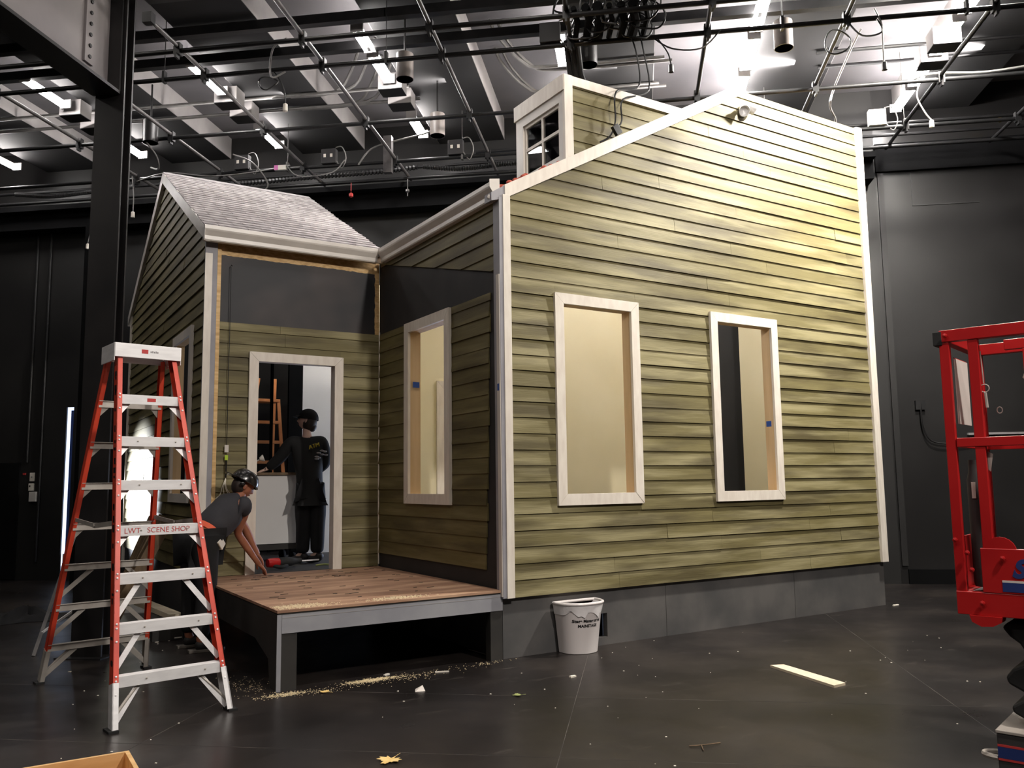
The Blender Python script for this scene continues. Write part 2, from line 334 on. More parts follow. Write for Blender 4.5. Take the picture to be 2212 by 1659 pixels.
# ------------------------------------------------------------------ the stage house
def clip(poly,a,b,c):
    out=[]; n=len(poly)
    for i in range(n):
        p=poly[i]; q=poly[(i+1)%n]; dp=a*p[0]+b*p[1]-c; dq=a*q[0]+b*q[1]-c
        if dp<=0: out.append(p)
        if dp*dq<0: t=dp/(dp-dq); out.append((p[0]+(q[0]-p[0])*t,p[1]+(q[1]-p[1])*t))
    return out
def sub(rects,h):
    ha,hb,hc,hd=h; out=[]
    for (s0,s1,z0,z1) in rects:
        if hb<=s0 or ha>=s1 or hd<=z0 or hc>=z1: out.append((s0,s1,z0,z1)); continue
        if ha>s0: out.append((s0,ha,z0,z1))
        if hb<s1: out.append((hb,s1,z0,z1))
        a,b=max(s0,ha),min(s1,hb)
        if hc>z0: out.append((a,b,z0,hc))
        if hd<z1: out.append((a,b,hd,z1))
    return out
def clap(name,O,ex,n,s0,s1,z0,z1,mat,parent,holes=(),planes=(),e=.14,jn=2.6,ragged=None,tb=.019,gap=True):
    b=MB(); O=V(O); ex=V(ex); n=V(n); k=0; z=z0
    while z<z1-.02:
        zl=z+random.uniform(-.003,.003); zh=min(z+e+.018,z1)
        a0=s0+(ragged(k) if ragged else 0)
        rects=[(a0,s1,zl,zh)]
        for h in holes: rects=sub(rects,h)
        for (a,c,p,q) in rects:
            if c-a<.004 or q-p<.004: continue
            cuts=[a]; x=a+random.uniform(.3,1)*jn*1.1
            while x<c-.25: cuts.append(x); x+=random.uniform(.6,1.25)*jn
            cuts.append(c)
            for i in range(len(cuts)-1):
                g=.0015 if gap else 0
                poly=[(cuts[i]+(g if i else 0),p),(cuts[i+1]-(g if i<len(cuts)-2 else 0),p),(cuts[i+1]-(g if i<len(cuts)-2 else 0),q),(cuts[i]+(g if i else 0),q)]
                for pl in planes:
                    if len(poly)>=3: poly=clip(poly,*pl)
                if len(poly)<3: continue
                b.t=random.random()**1.5+.001; w=tb+random.uniform(-.003,.004); tw=random.uniform(-.002,.002)
                def off(s_,zz): return w+(.005-w)*min(1,(zz-zl)/(e+.018))+tw*(s_-a)/(c-a+.01)
                pts=[O+ex*s_+ZX*zz for s_,zz in poly]; N=len(pts)
                b.add(pts+[pp+n*off(*sz) for pp,sz in zip(pts,poly)],[list(range(N)),[N+i2 for i2 in range(N)][::-1]]+[(i2,(i2+1)%N,N+(i2+1)%N,N+i2) for i2 in range(N)])
        z+=e; k+=1
    return b.build(name,mat,parent)
def sheet(name,O,ex,n,s0,s1,z0,z1,th,mat,parent,holes=(),planes=()):
    b=MB(); O=V(O); ex=V(ex); n=V(n); rects=[(s0,s1,z0,z1)]
    for h in holes: rects=sub(rects,h)
    for (a,c,p,q) in rects:
        poly=[(a,p),(c,p),(c,q),(a,q)]
        for pl in planes:
            if len(poly)>=3: poly=clip(poly,*pl)
        if len(poly)>=3: b.prism([O+ex*s_+ZX*zz for s_,zz in poly],-n*th)
    return b.build(name,mat,parent)
def casing(name,O,ex,n,oa,ob,oc,od,w,mat,parent,th=.03,sill=True,jd=.12,jm='rawpine',wb=None):
    # mitred boards round an opening, with the raw lumber jamb behind them
    O=V(O); ex=V(ex); n=V(n); P=lambda s_,z_,d_:O+ex*s_+ZX*z_+n*d_
    ia,ib,ic,id_=oa+w,ob-w,oc+(wb or w),od-w
    if not sill: ic=oc
    b=MB(); g=.0012
    def pc(p): b.prism([P(*q,0) for q in p],n*(th+random.uniform(-.002,.002)))
    pc([(oa,od),(oa+g,od),(ia+g,id_),(ib-g,id_),(ob-g,od)])
    pc([(oa,oc),(ia,ic),(ia,id_-g),(oa,od-g)]); pc([(ob,oc),(ib,ic),(ib,id_-g),(ob,od-g)])
    if sill: pc([(oa+g,oc),(ob-g,oc),(ib-g,ic-g),(ia+g,ic-g)])
    o=b.build(name,mat,parent,bevel=.002)
    b=MB(); t=.02; d0,d1=-jd,-.001; e=.004
    def bx(sa,sb,za,zb): b.hexa([P(sa,za,d0),P(sb,za,d0),P(sb,zb,d0),P(sa,zb,d0),P(sa,za,d1),P(sb,za,d1),P(sb,zb,d1),P(sa,zb,d1)])
    bx(ia-t-e,ia-e,ic-(t if sill else 0),id_+t); bx(ib+e,ib+t+e,ic-(t if sill else 0),id_+t); bx(ia-e,ib+e,id_+e,id_+t)
    if sill: bx(ia-e,ib+e,ic-t,ic-e)
    b.build('jamb',jm,o,label='raw lumber jamb')
    return o
X,Y=V((1,0,0)),V((0,1,0))
H=thing('stage_house','olive green clapboard stage set house with white trim and porch wing','house',(2.6,2.4,0))
W1=(.56,1.55,1.265,3.2); W2=(2.515,3.52,1.257,3.208); WBy=(.87,1.9,1.272,3.17); WC=(3.1,4.15,1.305,3.2)
sh=lambda h,i:(h[0]+i,h[1]-i,h[2]+i,h[3]-i)
# front facade
roofp=(-.557,1,3.985+.06)     # z <= .557 x + c under the rake
sheet('front_wall',(0,-.02,0),X,-Y,.0,5.2,.0+.5,5.75,.09,'rawply',H,[sh(W1,.072),sh(W2,.072)],[roofp])
clap('front_siding',(0,-.02,0),X,-Y,.085,5.14,.503,5.765,'sidx',H,[sh(W1,.02),sh(W2,.02)],[roofp])
casing('window_casing',(0,-.034,0),X,-Y,*W1,.097,'white',H,wb=.103); casing('window_casing',(0,-.034,0),X,-Y,*W2,.097,'white',H,wb=.103)
b=MB(); b.box((.012,-.066,.502),(.088,-.02,4.03)); o=b.build('corner_board','white',H,bevel=.002)
b=MB(); b.box((-.026,-.06,.505),(.010,.045,4.0)); b.build('corner_board','greyprime',H,label='grey primed side corner board')
b=MB(); b.box((-.034,-.055,.52),(-.0265,-.005,3.3)); b.build('corner_board','whitegrey',H,label='partly painted corner strip')
b=MB(); b.box((5.125,-.066,.5),(5.235,-.02,5.77)); b.build('corner_board','white',H,bevel=.002)
b=MB(); rz=lambda x:4.122+.5555*(x-.037)
b.prism([(.037,-.062,3.995),(.037,-.062,4.122),(2.97,-.062,5.752),(3.02,-.062,5.765),(3.24,-.062,5.765),(3.2,-.062,5.745)],(0,.04,0)); b.build('rake_board','white',H,bevel=.002)
b=MB(); b.prism([(-.10,-.055,3.955),(-.10,-.055,4.03),(.036,-.055,4.115),(.036,-.055,3.995)],(0,.12,0)); b.build('fascia_return','greyprime',H)
def foundation():
    b=MB()
    for r in sub([(0,5.22,0,.5)],(.957,1.116,.07,.28)): b.box((r[0],0,r[2]),(r[1],.06,r[3]))
    b.box((0,.06,0),(.06,2.6,.5)); b.box((5.16,.06,0),(5.22,2.05,.5))
    b.m=1; b.box((.957,.03,.06),(1.116,.06,.0701)); b.m=2; b.box((.85,.25,0),(1.25,.27,.4)); b.m=1  # black board added behind the vent to block daylight from inside
    for (x0,x1) in ((1.83,1.834),(3.66,3.664)): b.box((x0,-.0012,0),(x1,0,.48))
    return b.build('foundation',['found','deckdark','flat'],H)
foundation()
# house floor and inner walls seen through the windows
b=MB(); b.box((-1.88,2.78,.47),(5.1,5.6,.565)); b.box((.1,.1,.47),(5.1,2.78,.565)); b.build('inner_floor','deckdark',H)
sheet('inner_wall',(.105,3.0,0),X,-Y,0,4.3,.57,3.85,.05,'cream',H,[(.90,1.62,.57,2.62)])
casing('door_casing',(.105,2.999,0),X,-Y,.79,1.73,.57,2.73,.11,'white',H,th=.022,sill=False,jm='white')
sheet('inner_wall',(5.15,.08,0),Y,-X,0,1.93,.5,5.7,.05,'cream',H)
sheet('inner_wall',(.1,.08,0),Y,X,0,2.58,.57,4.0,.003,'cream',H,[(.86,1.76,1.33,3.12)])
sheet('inner_wall',(.1,.073,0),X,Y,0,5.0,.57,4.0,.003,'cream',H,[(.52,1.38,1.32,3.14),(2.48,3.36,1.32,3.14)])
# left wall of the main house, facing the porch
bl=lambda y:3.346+(y-.058)*.2535
sheet('side_wall',(0,0,0),Y,-X,.06,2.66,.57,4.02,.095,'blackply',H,[sh(WBy,.075)])
clap('side_siding',(-.002,0,0),Y,-X,.09,2.655,.72,3.172,'sidy_shade',H,[sh(WBy,.02)],jn=6,ragged=lambda k:.14-.007*k+random.uniform(0,.035),tb=.016)
clap('side_siding',(-.002,0,0),Y,-X,.05,2.655,3.36,4.0,'sidy_shade',H,[],[(.2535,-1,.2535*.058-3.346)],jn=6)
casing('window_casing',(-.016,0,0),Y,-X,*WBy,.103,'white',H)
b=MB(); b.tube([(-.012,2.63,.6),(-.016,2.632,1.5),(-.011,2.634,2.4),(-.014,2.632,3.2)],.008,6); b.build('corner_caulk','chip',H,label='white caulk line in the inner corner')
# porch wall with the doorway
DO=(-1.478,-.447,.57,2.878)
def black_paint():
    M=pm('raw plywood with a black painted field',srgb(196,156,100),srgb(226,192,138),scale=3,rough=.6,stretch=(6,1,14),c3=srgb(214,176,118)); nt=M.node_tree; L=nt.links; B=nt.nodes['Principled BSDF']
    tc=nd(nt,'ShaderNodeTexCoord'); sp=nd(nt,'ShaderNodeSeparateXYZ'); n=nd(nt,'ShaderNodeTexNoise'); n.inputs['Scale'].default_value=14; n.inputs['Detail'].default_value=4
    L.new(tc.outputs['Object'],n.inputs['Vector']); L.new(tc.outputs['Object'],sp.inputs[0])
    def edge(sock,lim,sgn):   # 1 inside the painted field
        a=nd(nt,'ShaderNodeMath',operation='MULTIPLY_ADD'); L.new(n.outputs['Fac'],a.inputs[0]); a.inputs[1].default_value=.03; L.new(sock,a.inputs[2])
        c=nd(nt,'ShaderNodeMath',operation='GREATER_THAN' if sgn>0 else 'LESS_THAN'); L.new(a.outputs[0],c.inputs[0]); c.inputs[1].default_value=lim+.015; return c.outputs[0]
    x0,z0=H.location.x,0
    es=[edge(sp.outputs['X'],-1.785-x0,1),edge(sp.outputs['X'],-.058-x0,-1),edge(sp.outputs['Z'],3.885,-1)]
    m1=nd(nt,'ShaderNodeMath',operation='MULTIPLY'); L.new(es[0],m1.inputs[0]); L.new(es[1],m1.inputs[1])
    m2=nd(nt,'ShaderNodeMath',operation='MULTIPLY'); L.new(m1.outputs[0],m2.inputs[0]); L.new(es[2],m2.inputs[1])
    x=nd(nt,'ShaderNodeMix'); x.data_type='RGBA'; L.new(m2.outputs[0],x.inputs['Factor']); L.new(B.inputs['Base Color'].links[0].from_socket,x.inputs[6]); 
    n3=nd(nt,'ShaderNodeTexNoise'); n3.inputs['Scale'].default_value=1.6; L.new(tc.outputs['Object'],n3.inputs['Vector'])
    cr=nd(nt,'ShaderNodeValToRGB'); cr.color_ramp.elements[0].color=srgb(38,38,41); cr.color_ramp.elements[1].color=srgb(60,54,54); cr.color_ramp.elements[0].position=.4; cr.color_ramp.elements[1].position=.62
    L.new(n3.outputs['Fac'],cr.inputs['Fac']); L.new(cr.outputs['Color'],x.inputs[7]); L.new(x.outputs[2],B.inputs['Base Color'])
    return M
sheet('porch_wall',(0,2.665,0),X,-Y,-1.9,-.005,.57,4.02,.09,black_paint(),H,[(-1.405,-.52,.57,2.805)])
clap('porch_siding',(0,2.665,0),X,-Y,-1.785,-.012,.575,3.175,'sidx',H,[(DO[0]+.02,DO[1]-.02,.5,DO[3]-.02)],jn=1.3)
casing('door_casing',(0,2.645,0),X,-Y,*DO,.098,'white',H,sill=False,jd=.11,jm='white')
b=MB(); b.box((-1.95,2.625,.3),(-1.828,2.66,4.0)); b.build('corner_board','greyprime',H,bevel=.002,label='corner board half painted white')
b=MB(); b.box((-1.951,2.6235,.3),(-1.878,2.625,3.88)); b.build('paint_coat','white',H,label='white paint on left half of corner board')
b=MB(); b.box((-1.825,2.638,.575),(-1.787,2.6655,4.0)); b.build('nailing_strip','rawply',H)
# porch wing gable wall (left side of the set)
gt=(.537,1,4.10+.537*7.85-.03); gt2=(-.537,1,4.10-.537*2.55-.03)
sheet('gable_wall',(-1.93,0,0),Y,-X,2.67,7.72,.05,5.6,.08,'blackply',H,[sh(WC,.07)],[gt,gt2])
clap('gable_siding',(-1.93,0,0),Y,-X,2.665,7.72,.60,5.55,'sidy_shade',H,[sh(WC,.02)],[gt,gt2],jn=2.2,tb=.022)
casing('window_casing',(-1.946,0,0),Y,-X,*WC,.098,'whitegrey',H,jd=.09)
b=MB(); b.box((-1.97,7.70,.4),(-1.92,7.76,4.1)); b.build('corner_board','white',H)
b=MB(); b.box((-1.985,7.76,0.0),(-1.93,7.8,.1)); 
for (ya,za,yb,zb) in ((2.5,4.10,5.2,5.555),(5.2,5.555,7.92,4.10)):
    b=MB(); b.prism([(-1.985,ya,za-.13),(-1.985,yb,zb-.13),(-1.985,yb,zb+.012),(-1.985,ya,za+.012)],(.05,0,0)); b.build('rake_board','whitegut',H,bevel=.002)
# porch roof
b=MB(); b.prism([(-1.96,2.5,4.11),(-1.96,5.2,5.562),(-1.96,7.92,4.11),(-1.96,7.92,4.05),(-1.96,5.2,5.50),(-1.96,2.5,4.05)],(1.93,0,0)); rf=b.build('porch_roof','tar',H)
b=MB(); sl=V((0,2.7,1.452)).normalized(); nrm=V((0,-1.452,2.7)).normalized(); Ls=V((0,2.7,1.452)).length; N=24; ee=Ls/N
for k in range(N):
    o0=V((-1.985,2.5,4.112))+sl*(k*ee); x=-1.985+ (.15 if k%2 else .02)+random.uniform(-.01,.03); xs=[-1.985]
    while x<-.06: xs.append(x); x+=.302
    xs.append(-.02+random.uniform(-.008,.012))
    for i in range(len(xs)-1):
        a,c=xs[i]+.0035,xs[i+1]-.0035
        if c-a<.01: continue
        b.t=random.random()+.001; t0=.015+random.uniform(0,.003)
        P=[o0,o0+sl*(ee*1.06)]; q=lambda x_,p,h: V((x_,p.y,p.z))+nrm*h
        b.hexa([q(a,P[0],0),q(c,P[0],0),q(c,P[1],0),q(a,P[1],0),q(a,P[0],t0),q(c,P[0],t0),q(c,P[1],.003),q(a,P[1],.003)])
M=MT['shingle']; nt=M.node_tree; B_=nt.nodes['Principled BSDF']; at=nd(nt,'ShaderNodeAttribute'); at.attribute_name='tone'; mx=nd(nt,'ShaderNodeMix'); mx.data_type='RGBA'; mx.blend_type='MULTIPLY'; mx.inputs['Factor'].default_value=1
r_=nd(nt,'ShaderNodeMapRange'); r_.inputs['To Min'].default_value=.78; nt.links.new(at.outputs['Fac'],r_.inputs['Value']); cmb=nd(nt,'ShaderNodeCombineColor')
for i in range(3): nt.links.new(r_.outputs[0],cmb.inputs[i])
nt.links.new(B_.inputs['Base Color'].links[0].from_socket,mx.inputs[6]); nt.links.new(cmb.outputs[0],mx.inputs[7]); nt.links.new(mx.outputs[2],B_.inputs['Base Color'])
b.build('shingles','shingle',rf)
b=MB()
for k in range(7):
    a=-1.98+k*.28
    for s_ in (-1,1): 
        d=V((0,s_*2.7,-1.452)).normalized(); b.hexa([V((a,5.2,5.575))+V(q) for q in ((0,0,0),(.277,0,0),tuple(V((.277,0,0))+d*.14),tuple(d*.14),(0,0,.006),(.277,0,.006),tuple(V((.277,0,.006))+d*.14),tuple(V((0,0,.006))+d*.14))])
b.build('ridge_cap','shingle',rf)
KS=[(0,.0),(.055,0),(.062,.012),(.062,.05),(.095,.10),(.10,.115),(.10,.15),(.092,.155),(.085,.15),(.085,.125),(.06,.06),(.05,.012),(.006,.012),(.006,.155),(0,.155)]
b=MB(); b.prism([(-2.0,2.55-o_,3.975+z_) for o_,z_ in KS],(1.9-.005,0,0)); b.box((-2.0,2.455,3.98),(-1.997,2.55,4.125)); b.build('gutter','whitegut',H)
b=MB(); b.prism([(-.012-o_,-.05,3.975+z_) for o_,z_ in KS],(0,2.51,0)); b.build('gutter','whitegut',H)
b=MB(); b.prism([(-.012,-.052,3.975),(-.08,-.052,3.975),(-.08,-.052,4.03),(-.115,-.052,4.08),(-.115,-.052,4.15),(-.012,-.052,4.17)],(0,.006,0)); b.build('gutter_end','whitegut',H)
b=MB(); b.lathe([(.028,0),(.03,.01),(.02,.035),(.001,.04)],(-.075,-.0,4.0),axis=(-.7,-.7,0),n=12); b.build('gutter_outlet','whitegut',H)
b=MB(); b.box((-1.95,2.548,3.99),(-.01,2.57,4.09)); b.build('fascia_board','boards',H); b=MB(); b.box((-.012,.0,3.955),(0,2.6,4.0)); b.build('fascia_board','boards',H)
# main roof and dormer
b=MB(); b.prism([(-.02,-.02,4.03),(2.95,-.02,5.685),(2.95,-.02,5.72),(-.02,-.02,4.075)],(0,1.25,0)); mr=b.build('main_roof','tar',H)
b=MB()
for i in range(26):
    x=random.uniform(-.03,.36) if i<18 else random.uniform(.3,.8); b.sphere((x,random.uniform(.02,.12),4.098+.557*x+random.uniform(-.01,.012)),.035,.03,.02,7,5)
b.build('torn_underlay','redtarp',mr)
D=.83
b=MB(); ds=lambda x:4.085+.557*x
b.prism([(D+.01,.10,ds(D)),(D+.01,.10,5.41),(2.33,.10,5.41)],(0,.03,0)); b.prism([(D+.01,.92,ds(D)),(D+.01,.92,5.41),(2.33,.92,5.41)],(0,.03,0)); dm=b.build('dormer','rawply',H)
clap('dormer_siding',(0,.10,0),X,-Y,D+.06,2.3,4.50,5.37,'sidx',dm,[],[(.557,-1,-4.09+.0)],e=.135,jn=5)
b=MB(); b.box((D-.02,.066,5.32),(2.36,.1,5.415)); b.build('dormer_trim','white',dm,bevel=.002)
b=MB(); b.box((D-.025,.064,4.55),(D+.075,.102,5.418)); b.build('corner_board','white',dm,bevel=.002)
b=MB(); b.box((D-.035,.07,5.255),(D+.01,.97,5.415)); b.build('dormer_fascia','white',dm,bevel=.002)
b=MB()
for r in sub([(.07,.95,4.50,5.26)],(.17,.82,4.62,5.16)): b.box((D-.02,r[0],r[2]),(D+.01,r[1],r[3]))
b.build('dormer_face','whitegut',dm)
b=MB()
for r in sub(sub(sub(sub([(.17,.82,4.56,5.16)],(.205,.475,4.60,4.875)),(.505,.785,4.60,4.875)),(.205,.475,4.905,5.125)),(.505,.785,4.905,5.125)): b.box((D+.0,r[0],r[2]),(D+.03,r[1],r[3]))
sa=b.build('window_sash','white',dm)
def glass():
    M=bpy.data.materials.new('window glass'); M.use_nodes=True; nt=M.node_tree; nt.nodes.remove(nt.nodes['Principled BSDF'])
    t=nd(nt,'ShaderNodeBsdfTransparent'); g=nd(nt,'ShaderNodeBsdfGlossy'); g.inputs['Roughness'].default_value=.02; f=nd(nt,'ShaderNodeFresnel'); f.inputs['IOR'].default_value=1.5
    x=nd(nt,'ShaderNodeMixShader'); nt.links.new(f.outputs[0],x.inputs[0]); nt.links.new(t.outputs[0],x.inputs[1]); nt.links.new(g.outputs[0],x.inputs[2]); nt.links.new(x.outputs[0],nt.nodes['Material Output'].inputs[0]); return M
MT['glass']=glass()
for (a,c,p,q) in ((.205,.475,4.60,4.875),(.505,.785,4.60,4.875),(.205,.475,4.905,5.125),(.505,.785,4.905,5.125)):
    b=MB(); b.box((D+.012,a,p),(D+.016,c,q)); b.build('pane','glass',sa)
b=MB()
for i in range(40):
    y=.16+i*.0168; w=D+.07+.015*math.sin(i*1.3); w2=D+.07+.015*math.sin((i+1)*1.3)
    b.add([(w,y,4.5),(w2,y+.0168,4.5),(w2,y+.0168,5.2),(w,y,5.2)],[(0,1,2,3)])
b.build('lace_curtain','curtain',dm,smooth=True)
# twin flood lamp on the facade
fl2=thing('flood_lamp','silver twin head flood lamp fixed high on the front siding','lamp',(3.14,-.04,5.52))
b=MB(); b.lathe([(.05,0),(.05,.012),(.03,.022),(.0,.024)],(3.14,-.042,5.50),axis=(0,-1,0),n=16); b.build('back_plate','liftgrey',fl2,smooth=True)
def lamp(o,d,nm):
    d=V(d).normalized(); o=V(o); b=MB(); b.lathe([(.0,-.06),(.024,-.058),(.026,-.02),(.03,0),(.05,.03),(.062,.07),(.06,.072),(.045,.04),(.0,.02)],o,axis=d,n=18); return b.build(nm,'alu',fl2,smooth=True)
lamp((3.08,-.11,5.50),(-.35,-.75,-.55),'lamp_head'); lamp((3.2,-.11,5.56),(.8,-.35,-.5),'lamp_head')
b=MB(); b.tube([(3.13,-.055,5.5),(3.09,-.085,5.53),(3.08,-.1,5.52)],.012,8); b.tube([(3.15,-.055,5.51),(3.19,-.08,5.56),(3.2,-.1,5.57)],.012,8); b.build('arm','pipe',fl2,smooth=True)
# blue masking tape
for lab,o in (('blue masking tape on the left jamb of the side window',('x',-.02,1.795,2.56)),('blue masking tape on the right jamb of the far facade window',('y',3.42,.04,2.18)),('small blue masking tape on the grey corner board',('c',-.0265,-.01,2.285))):
    b=MB(); k,a,c,d=o
    if k=='x': b.box((.0,1.795-.026,2.48),(.075,1.795-.0245,2.54))
    if k=='y': b.box((3.4255,.0,2.04),(3.427,.07,2.10))
    if k=='c': b.box((-.0355,-.04,2.27),(-.0345,-.012,2.33))
    tag(b.build('tape_strip','tape'),lab,'tape','blue masking tape strips')
# cord hanging down the porch wall
cw=thing('hanging_cord','thin black cord hanging down the porch wall with tags at its end','cord',(-1.69,2.62,1.3))
b=MB(); b.tube(smoothpts([(-1.69,2.625,3.77),(-1.688,2.622,3.1),(-1.693,2.618,2.6),(-1.69,2.618,2.1),(-1.692,2.616,1.86)],5),.0035,6); b.tube([(-1.69,2.64,3.765),(-1.685,2.62,3.78),(-1.68,2.615,3.765)],.004,6); b.build('cord','cable',cw)
b=MB(); b.box((-1.712,2.612,1.82),(-1.672,2.616,1.895)); b.build('tag','paper',cw); b=MB(); b.box((-1.708,2.611,1.74),(-1.676,2.6165,1.79)); b.build('tag','lime',cw,label='lime green tag')
b=MB(); b.tube([(-1.692,2.613,1.74),(-1.693,2.612,1.56)],.008,8); b.build('connector','cable',cw)
b=MB()
for i in range(7):
    a=i*.9; b.tube(smoothpts([(-1.693,2.612,1.56),(-1.71+.02*math.cos(a),2.60,1.47),(-1.70+.05*math.cos(a),2.595,1.40),(-1.69+.11*math.cos(a),2.59+.02*math.sin(a),1.33+.05*math.sin(a))],4),.003,5)
b.build('loose_wire','chip',cw,label='pale loose wires')
# porch deck (stage platform)
DK=thing('porch_platform','porch deck platform of worn plywood on black legs with grey fascia','platform',(-.96,1.3,0))
b=MB(); b.box((-1.93,-.03,.553),(-.012,2.66,.572)); top=b.build('deck_top','deckwood',DK)
b=MB(); b.box((-1.925,-.024,.54),(-.014,2.65,.5525)); b.build('deck_edge','deckdark',DK)
b=MB(); b.box((-1.893,-.024,.405),(-.014,0,.5395)); b.m=1; b.box((-1.893,-.0255,.515),(-.014,-.0242,.5165)); b.build('front_fascia',['deckgrey','liftgrey'],DK)
b=MB(); b.prism([(-1.928,-.02,0),(-1.928,-.02,.54),(-1.928,2.6,.54),(-1.928,2.6,.2),(-1.928,1.7,.30),(-1.928,.55,.30),(-1.928,.19,.2),(-1.928,.14,0)],(.018,0,0)); b.build('side_panel','deckdark',DK)
b=MB(); b.box((-1.929,-.026,0),(-1.896,-.02,.54)); b.build('leg_facing','deckgrey',DK,label='grey painted edge of front leg')
for (x0,y0) in ((-1.893,-.018),(-.13,-.018),(-1.893,2.5),(-.13,2.5)):
    b=MB(); b.box((x0,y0,0),(x0+.115,y0+.08,.54)); b.build('leg','deckdark',DK)
b=MB(); rnd=random.Random(5)
for i in range(60):
    x=rnd.uniform(-1.75,-.15); y=rnd.uniform(.25,2.5); a=rnd.uniform(-.5,.5); l=rnd.uniform(.015,.04)
    b.fbox((x,y,.5722),V((math.cos(a),math.sin(a),0)),V((-math.sin(a),math.cos(a),0)),ZX,(-l,-.003,0),(l,.003,.003))
s=b.build('staple_holes','ink',DK,label='scattered staples and gouges in deck'); s['kind']='stuff'
# ------------------------------------------------------------------ red stepladder
def stepladder():
    L0=V((-2.683,-.408,0)); a=math.radians(9); ex=V((math.cos(a),math.sin(a),0)); ey=V((-math.sin(a),math.cos(a),0))
    P=lambda x,y,z:L0+ex*x+ey*y+ZX*z
    T=thing('stepladder','tall red fibreglass stepladder with aluminium steps on the stage floor','ladder',P(0,.9,0))
    FB,FT,RB,RT,HZ=.372,.202,.395,.205,2.46
    fr=lambda s,z: P(s*(FB+(FT-FB)*z/HZ),.80*z/HZ,z)
    rr=lambda s,z: P(s*(RB+(RT-RB)*z/HZ),1.77+(1.03-1.77)*z/HZ,z)
    def rail(f,s,z0,z1,front,mat,nm,par,w=.03,dp=.078,th=.004,grow=0):
        b=MB(); d=(f(s,z1)-f(s,z0)).normalized(); sx=(ex-d*ex.dot(d)).normalized(); sy=d.cross(sx)
        if sy.dot(ey)<0: sy=-sy
        Lg=(f(s,z1)-f(s,z0)).length; o=f(s,z0)
        xo=(-th,0) if s<0 else (0,th); g=grow
        b.fbox(o,sx,sy,d,(xo[0]-g if s<0 else -0,-g,0),(xo[1] if s<0 else th+g,dp+g,Lg))   # web
        fx=(0,w) if s<0 else (-w,0)
        b.fbox(o,sx,sy,d,(fx[0]-(th+g if s<0 else 0),-g,0),(fx[1]+(0 if s<0 else th+g),th,Lg)); b.fbox(o,sx,sy,d,(fx[0]-(th+g if s<0 else 0),dp-th,0),(fx[1]+(0 if s<0 else th+g),dp+g,Lg))
        return b.build(nm,mat,par)
    for s in (-1,1):
        r=rail(fr,s,.26,HZ,1,'redfg','front_rail',T)
        rail(fr,s,.012,.275,1,'alu','boot',r,grow=.003)
        b=MB(); o=fr(s,0); b.fbox(o,ex,ey,ZX,(-.03,-.02,0),(.03,.1,.014)); b.build('rubber_foot','rubber',r)
        for k in range(1,8):
            for dz in (-.012,.014,-.09): 
                q=fr(s,.305*k-.01+dz); b=MB(); b.lathe([(.0065,0),(.0065,.004),(.0,.006)],q+ex*(-s*.013)-ey*.001,axis=-ey+ZX*.3,n=8); b.build('rivet','alu',r)
        b=MB(); rr_=random.Random(3+s)
        for k in range(26):   # black scuffs of paint on the outer faces
            z=rr_.uniform(.3,2.35); q=fr(s,z); b.fbox(q+ex*(s*.0045 if s>0 else -.0047),ex,ey,(fr(s,2)-fr(s,1)).normalized(),(0,.012+rr_.uniform(0,.02),0),(.0006,.045+rr_.uniform(0,.02),rr_.uniform(.01,.05)))
        b.build('paint_scuffs','cable',r)
        r=rail(rr,s,.24,HZ-.02,0,'redfg','rear_rail',T,w=.03,dp=.055)
        rail(rr,s,.012,.25,0,'alud','boot',r,w=.03,dp=.055,grow=.003)
        b=MB(); o=rr(s,0); b.fbox(o,ex,ey,ZX,(-.03,-.02,0),(.03,.08,.014)); b.build('rubber_foot','rubber',r)
    for k in range(1,8):
        z=.305*k; b=MB(); A,B=fr(-1,z)+ex*.004,fr(1,z)-ex*.004; n=(B-A).length
        o=A; b.fbox(o,ex,ey,ZX,(0,.002,-.004),(n,.085,.0)); b.fbox(o,ex,ey,ZX,(0,-.0,-.066),(n,.004,.0)); b.fbox(o,ex,ey,ZX,(0,.08,-.05),(n,.084,.0))
        for i in range(6): b.fbox(o,ex,ey,ZX,(0,.01+i*.012,0),(n,.014+i*.012,.002))
        st=b.build('step','alu',T)
        for t in (.28,.82):
            b=MB(); b.lathe([(.006,0),(.006,.003),(.0,.005)],A.lerp(B,t)-ZX*.03-ey*.001,axis=-ey,n=8)
            if k<=6: b.build('rivet','alud',st)
        Lg=.11 if k>=4 else .22
        for s,Q in ((-1,A),(1,B)):
            dn=fr(s,z-.066-Lg)-fr(s,z-.066)
            p0=Q+ey*.03-ZX*.06; b=MB()
            if k>=4: b.prism([p0,p0-ex*(s*.095),p0+dn*.95-ex*(s*.01),p0+dn*.95],ey*.003)
            else: b.bar(p0-ex*(s*.16)+ZX*.005,p0+dn*1.0-ex*(s*.006)+ey*0,.036,.003,ey)
            b.build('brace','alu',st)
        if k==4: text('handwriting','LWT   SCENE SHOP',.05,A.lerp(B,.47)-ZX*.033-ey*.0008,ex,ZX,'redink',st,bold=-.0003)
        if k==7: 
            b=MB(); b.fbox(A.lerp(B,.45),ex,ey,ZX,(-.0,-.001,-.045),(.06,.0,-.02)); b.build('label_sticker','redink',st)
